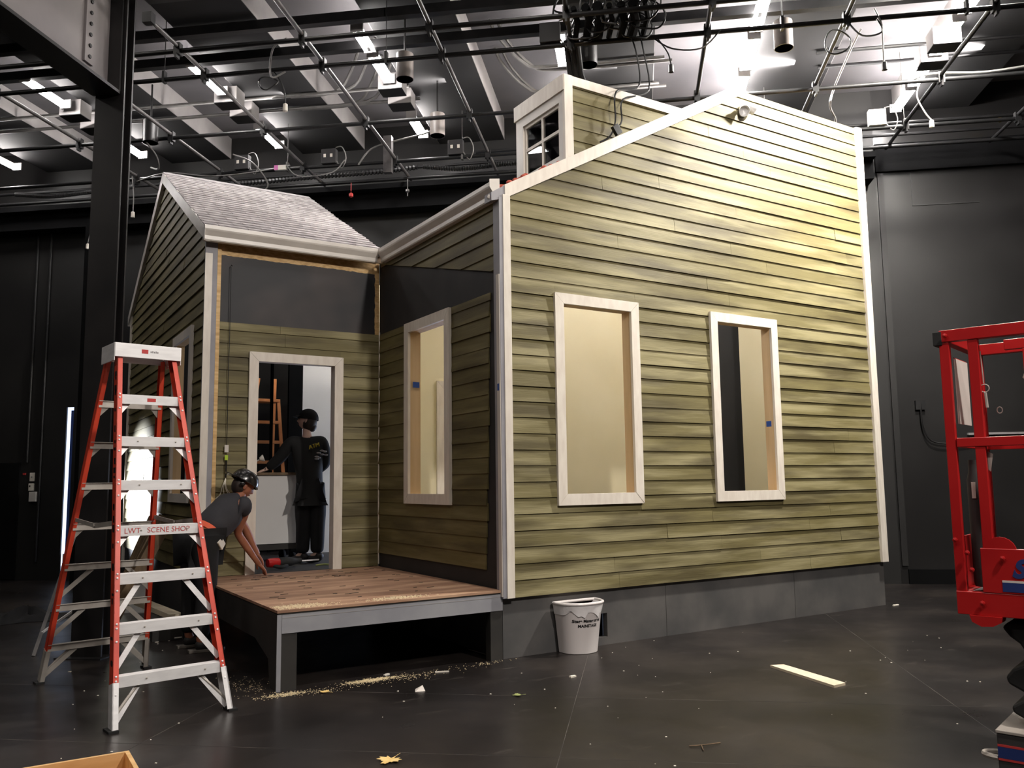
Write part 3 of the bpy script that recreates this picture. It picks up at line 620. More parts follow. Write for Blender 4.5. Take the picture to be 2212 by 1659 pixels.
    for k in range(1,8):
        z=.305*k-.01; A,B=rr(-1,z),rr(1,z); n=(B-A).length; b=MB()
        b.fbox(A,ex,ey,ZX,(.004,.01,-.05),(n-.004,.014,0)); b.fbox(A,ex,ey,ZX,(.004,.0,-.004),(n-.004,.04,0)); rg=b.build('rear_rung','alud',T)
        Lg=.09 if k>=4 else .2
        for s,Q in ((-1,A),(1,B)):
            dn=rr(s,z-.05-Lg)-rr(s,z-.05); p0=Q+ey*.02-ZX*.045; b=MB()
            if k>=4: b.prism([p0,p0-ex*(s*.085),p0+dn-ex*(s*.01),p0+dn],ey*.003)
            else: b.bar(p0-ex*(s*.2),p0+dn-ex*(s*.006),.034,.003,ey)
            b.build('brace','alud',rg)
    for s in (-1,1):   # bottom corner braces
        for f,par,yo in ((fr,T,.05),(rr,T,.03)):
            b=MB(); p=f(s,.3)+ey*yo; b.tube(smoothpts([p-ex*(s*.2)-ZX*.02,f(s,.16)+ey*yo-ex*(s*.09),f(s,.06)+ey*yo-ex*(s*.012),f(s,.02)+ey*yo-ex*(s*.005)],4),.011,6); b.build('knee_brace','alud',T)
        b=MB(); z=1.24; A=fr(s,z)+ey*.08-ex*(s*.012); C=rr(s,z)-ex*(s*.012); Md=A.lerp(C,.48)-ZX*.03; b.bar(A,Md,.006,.034); b.bar(Md-(C-A)*.03,C,.006,.03)
        b.lathe([(.014,0),(.014,.02)],Md-ex*.01,axis=ex,n=10); b.build('spreader','alud',T)
    b=MB(); cx=.235
    pts=[(-cx,.775),(cx,.775),(cx-.01,1.09),(-cx+.01,1.09)]
    b.prism([P(x,y,HZ+.045) for x,y in pts],ZX*.012); b.fbox(P(0,0,0),ex,ey,ZX,(-cx,.768,HZ-.045),(cx,.775,HZ+.057)); b.fbox(P(0,0,0),ex,ey,ZX,(-cx,1.085,HZ-.045),(cx,1.092,HZ+.057))
    for s in (-1,1): b.fbox(P(0,0,0),ex,ey,ZX,(s*cx-.003,.772,HZ-.075),(s*cx+.003,1.088,HZ+.057))
    cp=b.build('top_cap','alu',T,bevel=.003)
    b=MB(); b.fbox(P(0,0,0),ex,ey,ZX,(-.05,.7672,HZ-.01),(-.004,.768,HZ+.02)); b.build('label_sticker','redink',cp)
    b=MB()
    for i in range(5): b.fbox(P(0,0,0),ex,ey,ZX,(.012+i*.012,.7674,HZ-.002),(.02+i*.012,.768,HZ+.010+.003*(i%2)))
    b.build('label_print','greyink',cp)
stepladder()
# ------------------------------------------------------------------ people
def skin(vs,es,rad,sub=2):
    me=bpy.data.meshes.new('t'); me.from_pydata(vs,es,[]); o=bpy.data.objects.new('t',me); COL.objects.link(o)
    md=o.modifiers.new('s','SKIN'); md.use_smooth_shade=True
    sv=me.skin_vertices[0].data; adj={i:[] for i in range(len(vs))}
    for a,b in es: adj[a].append(b); adj[b].append(a)
    seen=set()
    for i in range(len(vs)):
        r=rad[i]; sv[i].radius=(r,r) if not isinstance(r,tuple) else r
        sv[i].use_root=False
    for i in range(len(vs)):
        if i in seen: continue
        sv[i].use_root=True; st=[i]
        while st:
            j=st.pop()
            if j in seen: continue
            seen.add(j); st+=adj[j]
    if sub: m2=o.modifiers.new('u','SUBSURF'); m2.levels=sub; m2.render_levels=sub
    dg=bpy.context.evaluated_depsgraph_get(); dg.update(); e=bpy.data.meshes.new_from_object(o.evaluated_get(dg))
    V_=[v.co.copy() for v in e.vertices]; F_=[list(p.vertices) for p in e.polygons]
    bpy.data.objects.remove(o); bpy.data.meshes.remove(me); bpy.data.meshes.remove(e); return V_,F_
class Sk:
    def __init__(s): s.v=[]; s.e=[]; s.r=[]
    def p(s,co,r,to=None):
        s.v.append(V(co)); s.r.append(r); i=len(s.v)-1
        if to is not None: s.e.append((to,i))
        return i
    def chain(s,pts,rs,to=None):
        for c,r in zip(pts,rs): to=s.p(c,r,to)
        return to
def hand(S,wr,d,pn,side,sc=1,curl=.5,to=None):
    # d: pointing direction, pn: direction the palm faces, side: +1 thumb along d x pn, -1 opposite
    d=V(d).normalized(); pn=V(pn); pn=(pn-d*pn.dot(d)).normalized(); w=d.cross(pn)*side
    wi=S.p(wr,.026*sc,to)
    for k,(off,ln) in enumerate(((.030,.070),(.010,.078),(-.010,.073),(-.029,.058))):
        c=V(wr)+(d*.085+w*off-pn*.0)*sc; i=S.p(V(wr)+(d*.035+w*off*.8)*sc,.0155*sc,wi); i=S.p(c,.0125*sc,i)
        a=0; q=c
        for j,fr_ in enumerate((.45,.32,.23)):
            a+=curl*(.55,.75,.5)[j]; q=q+(d*math.cos(a)+pn*math.sin(a)+w*(off*.6))*(ln*fr_*1.15*sc); i=S.p(q,(.0095,.0088,.0075)[j]*sc,i)
    i=S.p(V(wr)+(d*.03+w*.035+pn*.01)*sc,.013*sc,wi); i=S.p(V(wr)+(d*.062+w*.058+pn*.022)*sc,.011*sc,i); S.p(V(wr)+(d*.092+w*.064+pn*.035)*sc,.009*sc,i)
    return wi
def head(b,c,face,upv,sc=1,mats=(0,1,2)):
    f=V(face).normalized(); u=V(upv); u=(u-f*u.dot(f)).normalized(); r=f.cross(u); c=V(c)
    n,k=24,18; vs=[]
    for i in range(k+1):
        t=math.pi*i/k
        for j in range(n):
            a=2*math.pi*j/n; x=math.sin(t)*math.cos(a); y=math.sin(t)*math.sin(a); z=math.cos(t)   # x fwd, y right, z up
            px,py,pz=x*.098,y*.076,z*.118
            if z<0: px*=1-.16*z*z if x>0 else 1+.25*z; py*=1-.34*z*z
            if x>.55 and z<.35:
                px+=.012*math.exp(-((z+.62)/.16)**2)*math.exp(-(y/.35)**2)
                px+=.026*math.exp(-((z+.15)/.13)**2)*math.exp(-(y/.14)**2)+.010*math.exp(-((z-.1)/.18)**2)*math.exp(-(y/.10)**2)
                px-=.010*math.exp(-((z-.06)/.09)**2)*math.exp(-((abs(y)-.36)/.16)**2)
                px+=.007*math.exp(-((z+.42)/.07)**2)*math.exp(-(y/.28)**2)
            vs.append(c+(f*px+r*py+u*pz)*sc)
    b.m=mats[0]; b.add(vs,[(i*n+j,(i+1)*n+j,(i+1)*n+(j+1)%n,i*n+(j+1)%n) for i in range(k) for j in range(n)])
    M=Matrix((f,r,u)).transposed()
    for s in (-1,1): b.sphere(c+(f*-.008+r*s*.078-u*.008)*sc,.02*sc,.009*sc,.033*sc,8,6,M); 
    b.m=mats[1]
    for s in (-1,1): b.sphere(c+(f*.080+r*s*.031+u*.012)*sc,.010*sc,.012*sc,.009*sc,8,6,M)
    b.m=mats[2]; b.sphere(c+(f*.096-u*.052)*sc,.004*sc,.022*sc,.005*sc,8,5,M)
    b.m=0
def addskin(b,S,sub=2,m=0):
    v,f=skin(S.v,S.e,S.r,sub); b.m=m; b.add(v,f); b.m=0
MT['eye']=pm('eye',srgb(40,32,28),rough=.2); MT['lip']=pm('lip',srgb(150,92,80),rough=.5)
def worker_bending():
    T=thing('person','person in black hard hat and grey t-shirt bending over the deck edge','person',(-2.04,2.05,0))
    pel=V((-2.03,2.07,.95)); ch=V((-1.78,2.22,1.24)); nk=V((-1.63,2.31,1.37)); hd=V((-1.585,2.33,1.478))
    sr,sl=V((-1.60,2.13,1.30)),V((-1.70,2.47,1.32)); er=V((-1.645,2.30,1.02)); wr=V((-1.40,2.43,.705)); el=V((-1.50,2.56,1.05)); wl=V((-1.38,2.58,.80))
    hr,hl=V((-2.02,1.96,.93)),V((-2.07,2.17,.93)); kr,kl=V((-2.0,1.93,.51)),V((-2.08,2.2,.5)); ar,al=V((-2.06,1.86,.09)),V((-2.10,2.16,.09))
    S=Sk(); p0=S.p(pel,.11); p1=S.p(pel.lerp(ch,.5),.105,p0); c1=S.p(ch,.12,p1); n1=S.p(nk,.055,c1); S.p(hd-V((0,0,.04)),.055,n1)
    for s_,e_,w_,hd_ in ((sr,er,wr,V((.62,.30,-.62))),(sl,el,wl,V((.6,.1,-.8)))):
        i=S.chain([s_,s_.lerp(e_,.5),e_,e_.lerp(w_,.4)],[.062,.052,.042,.042],c1); S_=hand(S,w_,hd_,V((-.5,.1,-.8)),1,1.05,.35,i)
    for h_,k_,a_ in ((hr,kr,ar),(hl,kl,al)): S.chain([h_,k_,a_,a_+V((.07,0,-.045))],[.085,.06,.045,.035],p0)
    b=MB(); addskin(b,S); head(b,hd,V((.86,.12,-.5)),V((.4,0,.9)),1.05,(0,1,2)); b.build('body',['skin','eye','lip'],T,smooth=True)
    S=Sk(); p0=S.p(pel+V((.03,.01,.05)),.165); p1=S.p(pel.lerp(ch,.5)+V((0,0,.02)),.18,p0); c1=S.p(ch+V((-.01,0,.01)),.195,p1); S.p(nk-V((.03,.02,.03)),.095,c1)
    for s_,e_ in ((sr,er),(sl,el)): S.chain([s_.lerp(ch,.3),s_,s_.lerp(e_,.42)],[.115,.102,.09],c1)
    b=MB(); addskin(b,S); b.build('t_shirt','tee',T,smooth=True)
    S=Sk(); p0=S.p(pel-V((.03,0,.0)),.175)
    for h_,k_,a_ in ((hr,kr,ar),(hl,kl,al)): S.chain([h_,h_.lerp(k_,.5),k_,k_.lerp(a_,.5),a_+V((0,0,.03))],[.14,.12,.095,.085,.08],p0)
    b=MB(); addskin(b,S); b.build('trousers','pants',T,smooth=True)
    b=MB(); d=(ch-pel).normalized(); b.lathe([(.165,-.03),(.176,-.028),(.176,.028),(.165,.03)],pel+d*.055,axis=d,n=24,sx=1,sy=.95); b.build('belt','leather',T,smooth=True)
    b=MB(); b.lathe([(.165,.03),(.178,.035),(.182,.085),(.165,.09)],pel+d*.055-V((.03,0,.0)),axis=d,n=24); b.build('waistband','orange',T,smooth=True,label='bright orange shirt edge above the belt')
    b=MB(); q=pel+V((.13,-.13,.0)); q2=V((.5,-.5,.0)).normalized(); b.fbox(q,q2,V((.5,.5,-.7)).normalized(),V((.5,.5,.7)).normalized(),(-.0,-.05,-.04),(.035,.05,.04)); b.build('tape_measure','plate',T,bevel=.006)
    for a_,yy in ((ar,-.02),(al,0)):
        b=MB(); o=a_*1.0; S=Sk(); S.chain([V((o.x-.05,o.y,.055)),V((o.x+.03,o.y,.06)),V((o.x+.12,o.y-.01,.045)),V((o.x+.18,o.y-.015,.04))],[.05,.055,.045,.034]); addskin(b,S); sh=b.build('shoe','boot',T,smooth=True)
        b=MB(); b.prism([(o.x-.1,o.y-.042,.0),(o.x-.1,o.y+.042,0),(o.x+.1,o.y+.045,0),(o.x+.2,o.y+.025,0),(o.x+.22,o.y-.01,0),(o.x+.2,o.y-.045,0),(o.x+.1,o.y-.055,0)],(0,0,.026)); b.build('sole','sole',sh,bevel=.004)
    f=V((.86,.12,-.5)).normalized(); u=V((.4,0,.9)); u=(u-f*u.dot(f)).normalized(); r=f.cross(u); M=Matrix((f,r,u)).transposed(); c=hd+u*.035-f*.012
    b=MB(); n,k=28,8; vs=[]
    for i in range(k+1):
        t=math.pi/2*(i/k)
        for j in range(n):
            a=2*math.pi*j/n; R=1+(.02*math.cos(4*a) if 2<i<7 else 0); vs.append(c+M@V((.142*math.sin(t)*math.cos(a)*R,.118*math.sin(t)*math.sin(a)*R,.125*math.cos(t)+(.008*max(0,math.cos(2*a))*math.sin(t*2)))))
    b.add(vs,[(i*n+j,(i+1)*n+j,(i+1)*n+(j+1)%n,i*n+(j+1)%n) for i in range(k) for j in range(n)])
    ring=[c+M@V((.146*math.cos(2*math.pi*j/n),.122*math.sin(2*math.pi*j/n),-.002)) for j in range(n)]; b.tube(ring,.007,6,closed=True)
    bk=[c+M@V((-.14-.075*max(0,math.cos(t_)),.105*math.sin(t_),-.01)) for t_ in [-1.4+2.8*i/12 for i in range(13)]]; inn=[c+M@V((-.10-.02*math.cos(t_),.105*math.sin(t_),.0)) for t_ in [-1.4+2.8*i/12 for i in range(13)]]
    b.prism(bk+inn[::-1],u*.006); hh=b.build('hard_hat','hat',T,smooth=True)
    b=MB(); b.sphere(c-r*0-u*.035+f*-.03-r*.0+V((0,-.105,0)),.028,.014,.022,10,6); b.build('ratchet_band','hat',hh,smooth=True)
    b=MB(); b.sphere(hd-f*.03-u*.01,.088,.083,.1,14,9,M); b.build('hair','hair',T,smooth=True)
worker_bending()
def worker_standing():
    T=thing('person','person in black jacket and cap standing inside the doorway, seen from behind','person',(-.47,3.6,.565))
    z0=.565; pel=V((-.475,3.60,1.42)); ch=V((-.515,3.6,1.86)); nk=V((-.525,3.61,2.09)); hd=V((-.52,3.62,2.245))
    sl,sr=V((-.70,3.66,2.0)),V((-.335,3.54,2.0)); el=V((-.80,3.74,1.80)); wl=V((-.925,3.84,1.675)); er=V((-.305,3.56,1.73)); wr=V((-.42,3.80,1.60))
    hl,hr=V((-.56,3.63,1.40)),V((-.39,3.57,1.40)); kl,kr=V((-.545,3.62,1.02)),V((-.395,3.56,1.02)); al,ar=V((-.55,3.63,.67)),V((-.40,3.55,.67))
    S=Sk(); p0=S.p(pel,.11); p1=S.p(pel.lerp(ch,.5),.10,p0); c1=S.p(ch,.12,p1); n1=S.p(nk,.052,c1); S.p(hd-V((0,0,.05)),.052,n1)
    for s_,e_,w_,d_ in ((sl,el,wl,V((-.8,.25,-.35))),(sr,er,wr,V((-.5,.8,.1)))):
        i=S.chain([s_,e_,e_.lerp(w_,.5)],[.06,.042,.036],c1); hand(S,w_,d_,V((0,.1,-1)),-1,1.0,.35,i)
    for h_,k_,a_ in ((hl,kl,al),(hr,kr,ar)): S.chain([h_,k_,a_,a_+V((-.06,.06,-.05))],[.085,.06,.045,.035],p0)
    fc=V((-.82,.5,.12)); b=MB(); addskin(b,S); head(b,hd,fc,V((.1,0,1)),1.0,(0,1,2)); b.build('body',['skinpale','eye','lip'],T,smooth=True)
    S=Sk(); p0=S.p(pel+V((0,0,-.02)),.165); p1=S.p(pel.lerp(ch,.45),.165,p0); c1=S.p(ch,.185,p1); S.p(nk-V((0,0,.02)),.088,c1)
    S.p(pel-V((0,0,.10)),.15,p0)
    for s_,e_,w_ in ((sl,el,wl),(sr,er,wr)): S.chain([s_.lerp(ch,.25),s_,s_.lerp(e_,.5),e_,e_.lerp(w_,.6),w_],[.10,.088,.082,.076,.066,.056],c1)
    b=MB(); addskin(b,S); jk=b.build('jacket','jacket',T,smooth=True)
    back=V((.42,-.905,.0)).normalized(); ex=V((.905,.42,0)).normalized()
    text('back_print','ATM',.075,V((-.575,3.6,1.93))+back*.192,V((.93,.25,.28)),V((-.2,0,1)),'yellowink',jk,depth=.012,bold=-.003)
    b=MB()
    for i in range(9): a=i*.7; b.sphere(V((-.48,3.6,1.83))+back*.178+ex*(.075*math.cos(a))+ZX*(.05*math.sin(a*1.3)),.03,.012,.012,7,5)
    b.build('back_print','greyink',jk,label='worn grey graphic on the jacket back')
    S=Sk(); p0=S.p(pel-V((0,0,.05)),.15)
    for h_,k_,a_ in ((hl,kl,al),(hr,kr,ar)): S.chain([h_,h_.lerp(k_,.5),k_,k_.lerp(a_,.5),a_],[.125,.115,.092,.09,.08],p0)
    b=MB(); addskin(b,S); b.build('trousers','pants',T,smooth=True)
    for a_ in (al,ar):
        b=MB(); S=Sk(); S.chain([a_+V((.03,-.03,.02)),a_+V((.02,-.02,-.05)),a_+V((-.06,.05,-.06)),a_+V((-.12,.10,-.068))],[.062,.055,.05,.036]); addskin(b,S); b.build('boot','boot',T,smooth=True)
    f=fc.normalized(); u=V((.1,0,1)); u=(u-f*u.dot(f)).normalized(); r=f.cross(u); M=Matrix((f,r,u)).transposed()
    b=MB(); c=hd+u*.02-f*.01; n,k=24,8; vs=[]
    for i in range(k+1):
        t=math.pi/2*1.05*(i/k)
        for j in range(n): a=2*math.pi*j/n; vs.append(c+M@V((.125*math.sin(t)*math.cos(a),.098*math.sin(t)*math.sin(a),.125*math.cos(t))))
    b.add(vs,[(i*n+j,(i+1)*n+j,(i+1)*n+(j+1)%n,i*n+(j+1)%n) for i in range(k) for j in range(n)])
    bm_=[c+M@V((.10+.085*math.cos(t_),.085*math.sin(t_),.005)) for t_ in [-1.45+2.9*i/12 for i in range(13)]]; b.prism(bm_+[c+M@V((.08,.08,.02)),c+M@V((.08,-.08,.02))],u*.006)
    b.build('cap','jacket',T,smooth=True)
    b=MB(); b.sphere(hd-f*.03-u*.02,.092,.088,.11,14,9,M); b.sphere(hd-f*.075-u*.07,.05,.055,.06,10,7,M); b.build('hair','hair',T,smooth=True)
    b=MB(); b.tube([hd+f*.085+r*.05+u*.02,hd+f*.1+u*.02,hd+f*.085-r*.05+u*.02],.006,6); b.sphere(hd+f*.1+r*.032+u*.015,.004,.022,.018,8,5,M); b.sphere(hd+f*.1-r*.032+u*.015,.004,.022,.018,8,5,M); b.build('safety_glasses','glass',T,smooth=True)
worker_standing()
# ------------------------------------------------------------------ things in the doorway
ct=thing('storage_cart','pale grey panelled storage cart on casters in the doorway','cart',(-.79,4.15,.565))
b=MB(); b.box((-1.06,3.85,.79),(-.50,4.40,1.60)); b.build('body','interiorwhite',ct,bevel=.003)
b=MB(); b.box((-1.10,3.84,.785),(-1.061,4.42,1.61)); b.build('side_board','boards',ct); b=MB(); b.box((-1.10,3.82,1.601),(-.48,4.42,1.63)); b.build('top','boards',ct)
b=MB(); b.box((-1.08,3.86,.72),(-.5,4.4,.785)); b.build('base_frame','deckdark',ct)
for x in (-1.0,-.58):
    for y in (3.92,4.32):
        b=MB(); b.lathe([(.055,-.018),(.06,-.012),(.06,.012),(.055,.018)],(x,y,.626),axis=(1,.3,0),n=16); b.box((x-.03,y-.03,.69),(x+.03,y+.03,.72)); b.bar((x-.026,y,.70),(x-.026,y,.626),.004,.04,(0,1,0)); b.bar((x+.026,y,.70),(x+.026,y,.626),.004,.04,(0,1,0)); b.build('caster','rubber',ct)
sw=thing('reciprocating_saw','red and black reciprocating saw lying in the doorway','power tool',(-.9,3.2,.565))
def sawpt(t): return V((-1.13,3.05,.64)).lerp(V((-.68,3.15,.64)),t)
b=MB(); d=(sawpt(1)-sawpt(0)).normalized(); b.lathe([(.0,0),(.045,.005),(.052,.05),(.05,.13),(.045,.14)],sawpt(0),axis=d,n=14); b.build('battery_end','liftred',sw,smooth=True)
b=MB(); b.lathe([(.045,.14),(.052,.16),(.05,.28),(.038,.33),(.026,.38),(.03,.41),(.0,.415)],sawpt(0),axis=d,n=14); b.tube(smoothpts([sawpt(.15)+V((0,-.03,-.03)),sawpt(.3)+V((0,-.07,-.045)),sawpt(.5)+V((0,-.04,-.04))],4),.02,8); b.build('body','rubber',sw,smooth=True)
b=MB(); q=sawpt(.92); b.box((q.x,q.y-.001,.63),(q.x+.2,q.y+.001,.645)); b.build('blade','alu',sw)
b=MB(); b.tube(smoothpts([(-.55,3.15,.575),(-.46,3.1,.585),(-.40,3.02,.58),(-.36,3.0,.578)],4),.011,7); tag(b.build('hose_piece','leafgreen'),'short dull green hose end lying by the right door jamb','hose')
b=MB(); b.box((-.15,5.0,.565),(1.5,5.05,3.6)); tag(b.build('wall_panel','interiorwhite'),'tall white wall panel standing behind the doorway','panel')
b=MB(); b.box((-.34,4.93,.565),(-.152,4.99,3.6)); tag(b.build('black_leg_curtain','flat'),'tall black masking strip left of the white wall panel','curtain')
b=MB(); b.box((-.42,5.5,.565),(-.385,5.54,3.6)); tag(b.build('black_post','flat'),'thin black post in the doorway view before the orange ladder','post')
ol=thing('orange_ladder','orange fibreglass stepladder seen through the doorway','ladder',(-.2,6.3,0))
for x0,x1,y0,y1 in ((-.62,-.36,6.2,6.5),(.12,-.02,6.2,6.5)): b=MB(); b.bar((x0,y0,0),(x1,y1,2.75),.05,.03,(0,1,0)); b.build('rail','orangelad',ol)
for x0,x1,y0,y1 in ((-.55,-.30,7.3,6.6),(.10,-.05,7.3,6.6)): b=MB(); b.bar((x0,y0,0),(x1,y1,3.1),.05,.03,(0,1,0)); b.build('rail','orangelad',ol)
for k in range(1,9): z=.3*k; t=z/2.75; b=MB(); b.box((-.62+.26*t,6.17+.3*t,z),(.12-.14*t,6.27+.3*t,z+.045)); b.build('step','orangelad',ol)
b=MB(); b.bar((-.36,6.55,2.75),(-.02,6.55,2.75),.3,.04); b.build('top_cap','orangelad',ol)
hl_=thing('shop_lamp','small pale round headed lamp on a bent arm inside the doorway','lamp',(-1.02,3.9,1.63))
b=MB(); b.tube(smoothpts([(-1.06,3.95,1.63),(-1.05,3.95,1.74),(-.98,3.95,1.79)],4),.008,6); b.build('arm','liftgrey',hl_); b=MB(); b.lathe([(.0,0),(.02,.0),(.042,.04),(.04,.05),(.0,.05)],(-.985,3.95,1.79),axis=(.8,-.2,.3),n=14); b.build('lamp_head','plate',hl_,smooth=True)
# ------------------------------------------------------------------ bin by the foundation
bn=thing('waste_bin','white plastic waste bin with clear liner against the grey foundation','bin',(.72,-.13,0))
def ring(hw,dp,z,n=22,y0=-.035): 
    p=[(.72-hw,y0),(.72+hw,y0)]
    out=[V((.72+hw*math.cos(math.pi*i/n)*1.0,y0-.02-(dp-.02)*math.sin(math.pi*i/n)**.75,z)) for i in range(n+1)]
    return out+[V((.72-hw,y0,z)),V((.72+hw,y0,z))][::1]
def shell(levels,b,close=True):
    R=[ring(*l) for l in levels]; n=len(R[0]); vs=[p for r in R for p in r]
    fs=[(i*n+j,i*n+(j+1)%n,(i+1)*n+(j+1)%n,(i+1)*n+j) for i in range(len(R)-1) for j in range(n)]
    if close: fs.append(list(range(n)))
    b.add(vs,fs)
b=MB(); shell([(.165,.205,.0),(.17,.21,.004),(.212,.245,.36),(.216,.25,.37),(.222,.255,.415),(.218,.25,.415),(.166,.205,.008)],b); b.build('body','binwhite',bn,smooth=True)
b=MB(); r=ring(.225,.258,.425); b.tube(r,.013,8,closed=True); b.build('rim','binwhite',bn,smooth=True)
b=MB(); shell([(.2145,.2485,.345),(.221,.254,.37),(.2275,.2605,.405),(.236,.268,.43),(.225,.258,.439),(.20,.235,.40),(.15,.19,.05)],b,False)
for q in b.v: q.z+=(.022*math.sin(q.x*37)+.012*math.cos(q.x*90)-.01) if .34<q.z<.35 else 0
b.build('liner','bag',bn,smooth=True)
fy=lambda x,z:-.055-(.205+.04*z/.36-.02)*(max(0,1-((x-.72)/(.165+.047*z/.36))**2))**.375
for body,sz,z in (('Stage Management',.036,.282),('MAINSTAGE',.034,.240)):
    t=text('printed_label',body,sz,(.70,-.20,z),X,ZX,'ink',bn,bold=.0012,depth=.0003)
    for v in t.data.vertices:
        w=v.co+WL[t.name]; x=w.x; v.co.y=fy(x,w.z)-.0035-WL[t.name].y+(0 if v.co.y<0 else .0002)
# ------------------------------------------------------------------ scissor lift
LP=V((.269,-3.846,0)); EA=V((.292,-.956,0)).normalized(); EB=V((.956,.292,0)).normalized()
LT=thing('scissor_lift','red scissor lift with guard rails at the right edge of the stage','lift',LP+EA*.9+EB*.35)
def lb(nm,m,boxes,par=LT,bevel=.003,label=None):
    b=MB()
    for a,c in boxes: b.fbox(LP,EA,EB,ZX,a,c)
    return b.build(nm,m,par,bevel=bevel,label=label)
for a0,b0,z0,z1 in ((-.004,0,.815,2.15),(.125,0,.9,2.15),(.27,.52,.9,2.15),(.85,0,.9,2.15),(1.6,0,.82,2.15),(-.0,.66,.82,2.15),(1.6,.66,.82,2.15),(.6,.66,.9,2.15),(1.1,.66,.9,2.15)):
    lb('guard_post','liftred',[((a0,b0,z0),(a0+.046,b0+.035,z1))])
for b0 in (0,.66): lb('top_rail','liftred',[((-.0,b0-.004,2.15),(1.66,b0+.039,2.21))]); lb('mid_rail','liftred',[((.045,b0-.003,1.622),(1.6,b0+.03,1.667))])
lb('top_rail','liftred',[((.185,.52,2.15),(1.6,.555,2.205))])
lb('mid_rail','liftred',[((.02,.03,1.622),(.05,.66,1.66))]); lb('top_rail','liftred',[((-.004,.036,2.15),(.04,.66,2.2))])
lb('corner_cap','rubber',[((-.03,-.005,2.135),(.012,.1,2.205))])
for bx_ in (((-.004,-.006,.815),(1.66,.04,.925)),((-.004,.04,.815),(.05,.7,.925)),((-.004,.66,.815),(1.66,.7,.925))): lb('deck_beam','liftred',[bx_])
lb('platform_floor','liftdark',[((.02,.04,.88),(1.64,.66,.92))])
pnl=lb('toe_panel','liftred',[((.115,-.008,.925),(1.66,.004,1.135))])
lb('toe_panel','liftred',[((-.006,.05,.925),(.006,.66,1.18))])
lb('stripe','liftblue',[((.2,-.0095,.935),(1.6,-.008,.978))],pnl,0); lb('stripe','paper',[((.2,-.0095,.978),(1.6,-.008,.988))],pnl,0)
text('lettering','S',.115,LP+EA*.27+EB*-.0095+ZX*1.04,EA,ZX,'liftblue',LT,bold=.006,shear=.35)
b=MB(); b.lathe([(.07,0),(.07,.012)],LP+EA*.2+EB*-.005+ZX*1.12,axis=EB,n=20); b.build('hinge_plate','liftred',LT)
b=MB(); b.prism([LP+EA*x+EB*-.02+ZX*z for x,z in ((.05,.815),(.19,.815),(.185,.79),(.15,.77),(.10,.765),(.06,.785))],EB*.09); b.build('foot_bracket','liftred',LT)
for a0,z0 in ((.06,1.11),(.21,1.09),(.075,1.03),(.01,1.17),(.11,.875),(.03,2.18)):
    b=MB(); b.lathe([(.012,0),(.012,.008),(.0,.012)],LP+EA*a0-EB*.012+ZX*z0,axis=-EB,n=8); b.build('bolt','liftred',LT)
for q in ((.07,.05,1.86,2.09,.0),): pass
b=MB(); b.fbox(LP,EA,EB,ZX,(.048,.05,1.74),(.052,.30,2.07)); dp=b.build('document_sheet','paper',LT,label='white instruction sheet on the guard rail')
b=MB(); b.fbox(LP,EA,EB,ZX,(.0465,.05,2.03),(.0482,.30,2.075)); b.fbox(LP,EA,EB,ZX,(.0465,.07,1.83),(.0482,.27,1.85)); b.build('print','redink',dp)
b=MB(); rn=random.Random(2)
for i in range(10): b.fbox(LP,EA,EB,ZX,(.0468,.07,1.87+i*.015),(.0482,.07+rn.uniform(.08,.19),1.875+i*.015))
b.build('print','greyink',dp)
b=MB(); b.lathe([(.035,0),(.04,.02),(.04,.52),(.03,.56),(.028,.62)],LP+EA*.09+EB*.12+ZX*.94,n=16); b.build('document_tube','liftdark',LT,smooth=True,label='dark grey storage tube')
b=MB(); b.fbox(LP+EA*.085+EB*.075,EA,EB,ZX,(-.006,.0,1.37),(.012,.004,1.45)); b.build('sticker','paper',LT)
b=MB(); b.tube([LP+EA*.175+EB*.02+ZX*2.09,LP+EA*.178+EB*.02+ZX*2.0,LP+EA*.18+EB*.02+ZX*1.93],.003,5); R_=[LP+EA*(.183+.02*math.cos(t))+EB*.02+ZX*(1.905+.02*math.sin(t)) for t in [i*.5236 for i in range(12)]]; b.tube(R_,.0028,5,closed=True); b.tube([LP+EA*.184+EB*.02+ZX*1.885,LP+EA*.188+EB*.02+ZX*1.81],.007,6); b.build('lock_pin','alud',LT,smooth=True)
b=MB(); R_=[LP+EA*(.225+.012*math.cos(t))+EB*.1+ZX*(1.80+.016*math.sin(t)) for t in [i*.5236 for i in range(12)]]; b.tube(R_,.0025,5,closed=True); b.build('lock_pin','alud',LT)
b=MB(); b.tube(smoothpts([LP+EA*x+EB*.3+ZX*z for x,z in ((.7,2.0),(.34,1.99),(.32,1.95),(.325,1.87),(.36,1.84),(.7,1.83))],4),.009,7); b.build('control_handle','alud',LT,smooth=True)
b=MB(); b.fbox(LP,EA,EB,ZX,(.335,.3,1.7),(.62,.31,1.82)); b.m=1; b.fbox(LP,EA,EB,ZX,(.34,.31,1.68),(.66,.45,2.0)); b.build('control_box',['paper','liftdark'],LT)
b=MB(); b.prism([LP+EA*x+EB*.03+ZX*z for x,z in ((.165,1.60),(.195,1.585),(.18,1.5),(.17,1.51))],EB*.002); b.build('paper_scrap','paper',LT)
pr_=[(0.20,.79),(.17,.76),(.20,.72),(.24,.69),(.27,.64),(.26,.60),(.20,.57),(.17,.53),(.18,.50),(.24,.47),(.27,.45),(.23,.43),(.185,.40),(.19,.37),(.26,.335),(.3,.31)]
b=MB(); b.prism([LP+EA*x+EB*.05+ZX*z for x,z in pr_]+[LP+EA*1.55+EB*.05+ZX*.31,LP+EA*1.55+EB*.05+ZX*.79],EB*.6); b.build('scissor_cover','rubber',LT,bevel=.012,label='black folded cover of the scissor stack')
lb('chassis','liftdark',[((.128,-.02,.115),(1.75,.7,.285))],bevel=.006); lb('chassis_top','liftgrey',[((.125,-.024,.285),(1.753,.705,.30))])
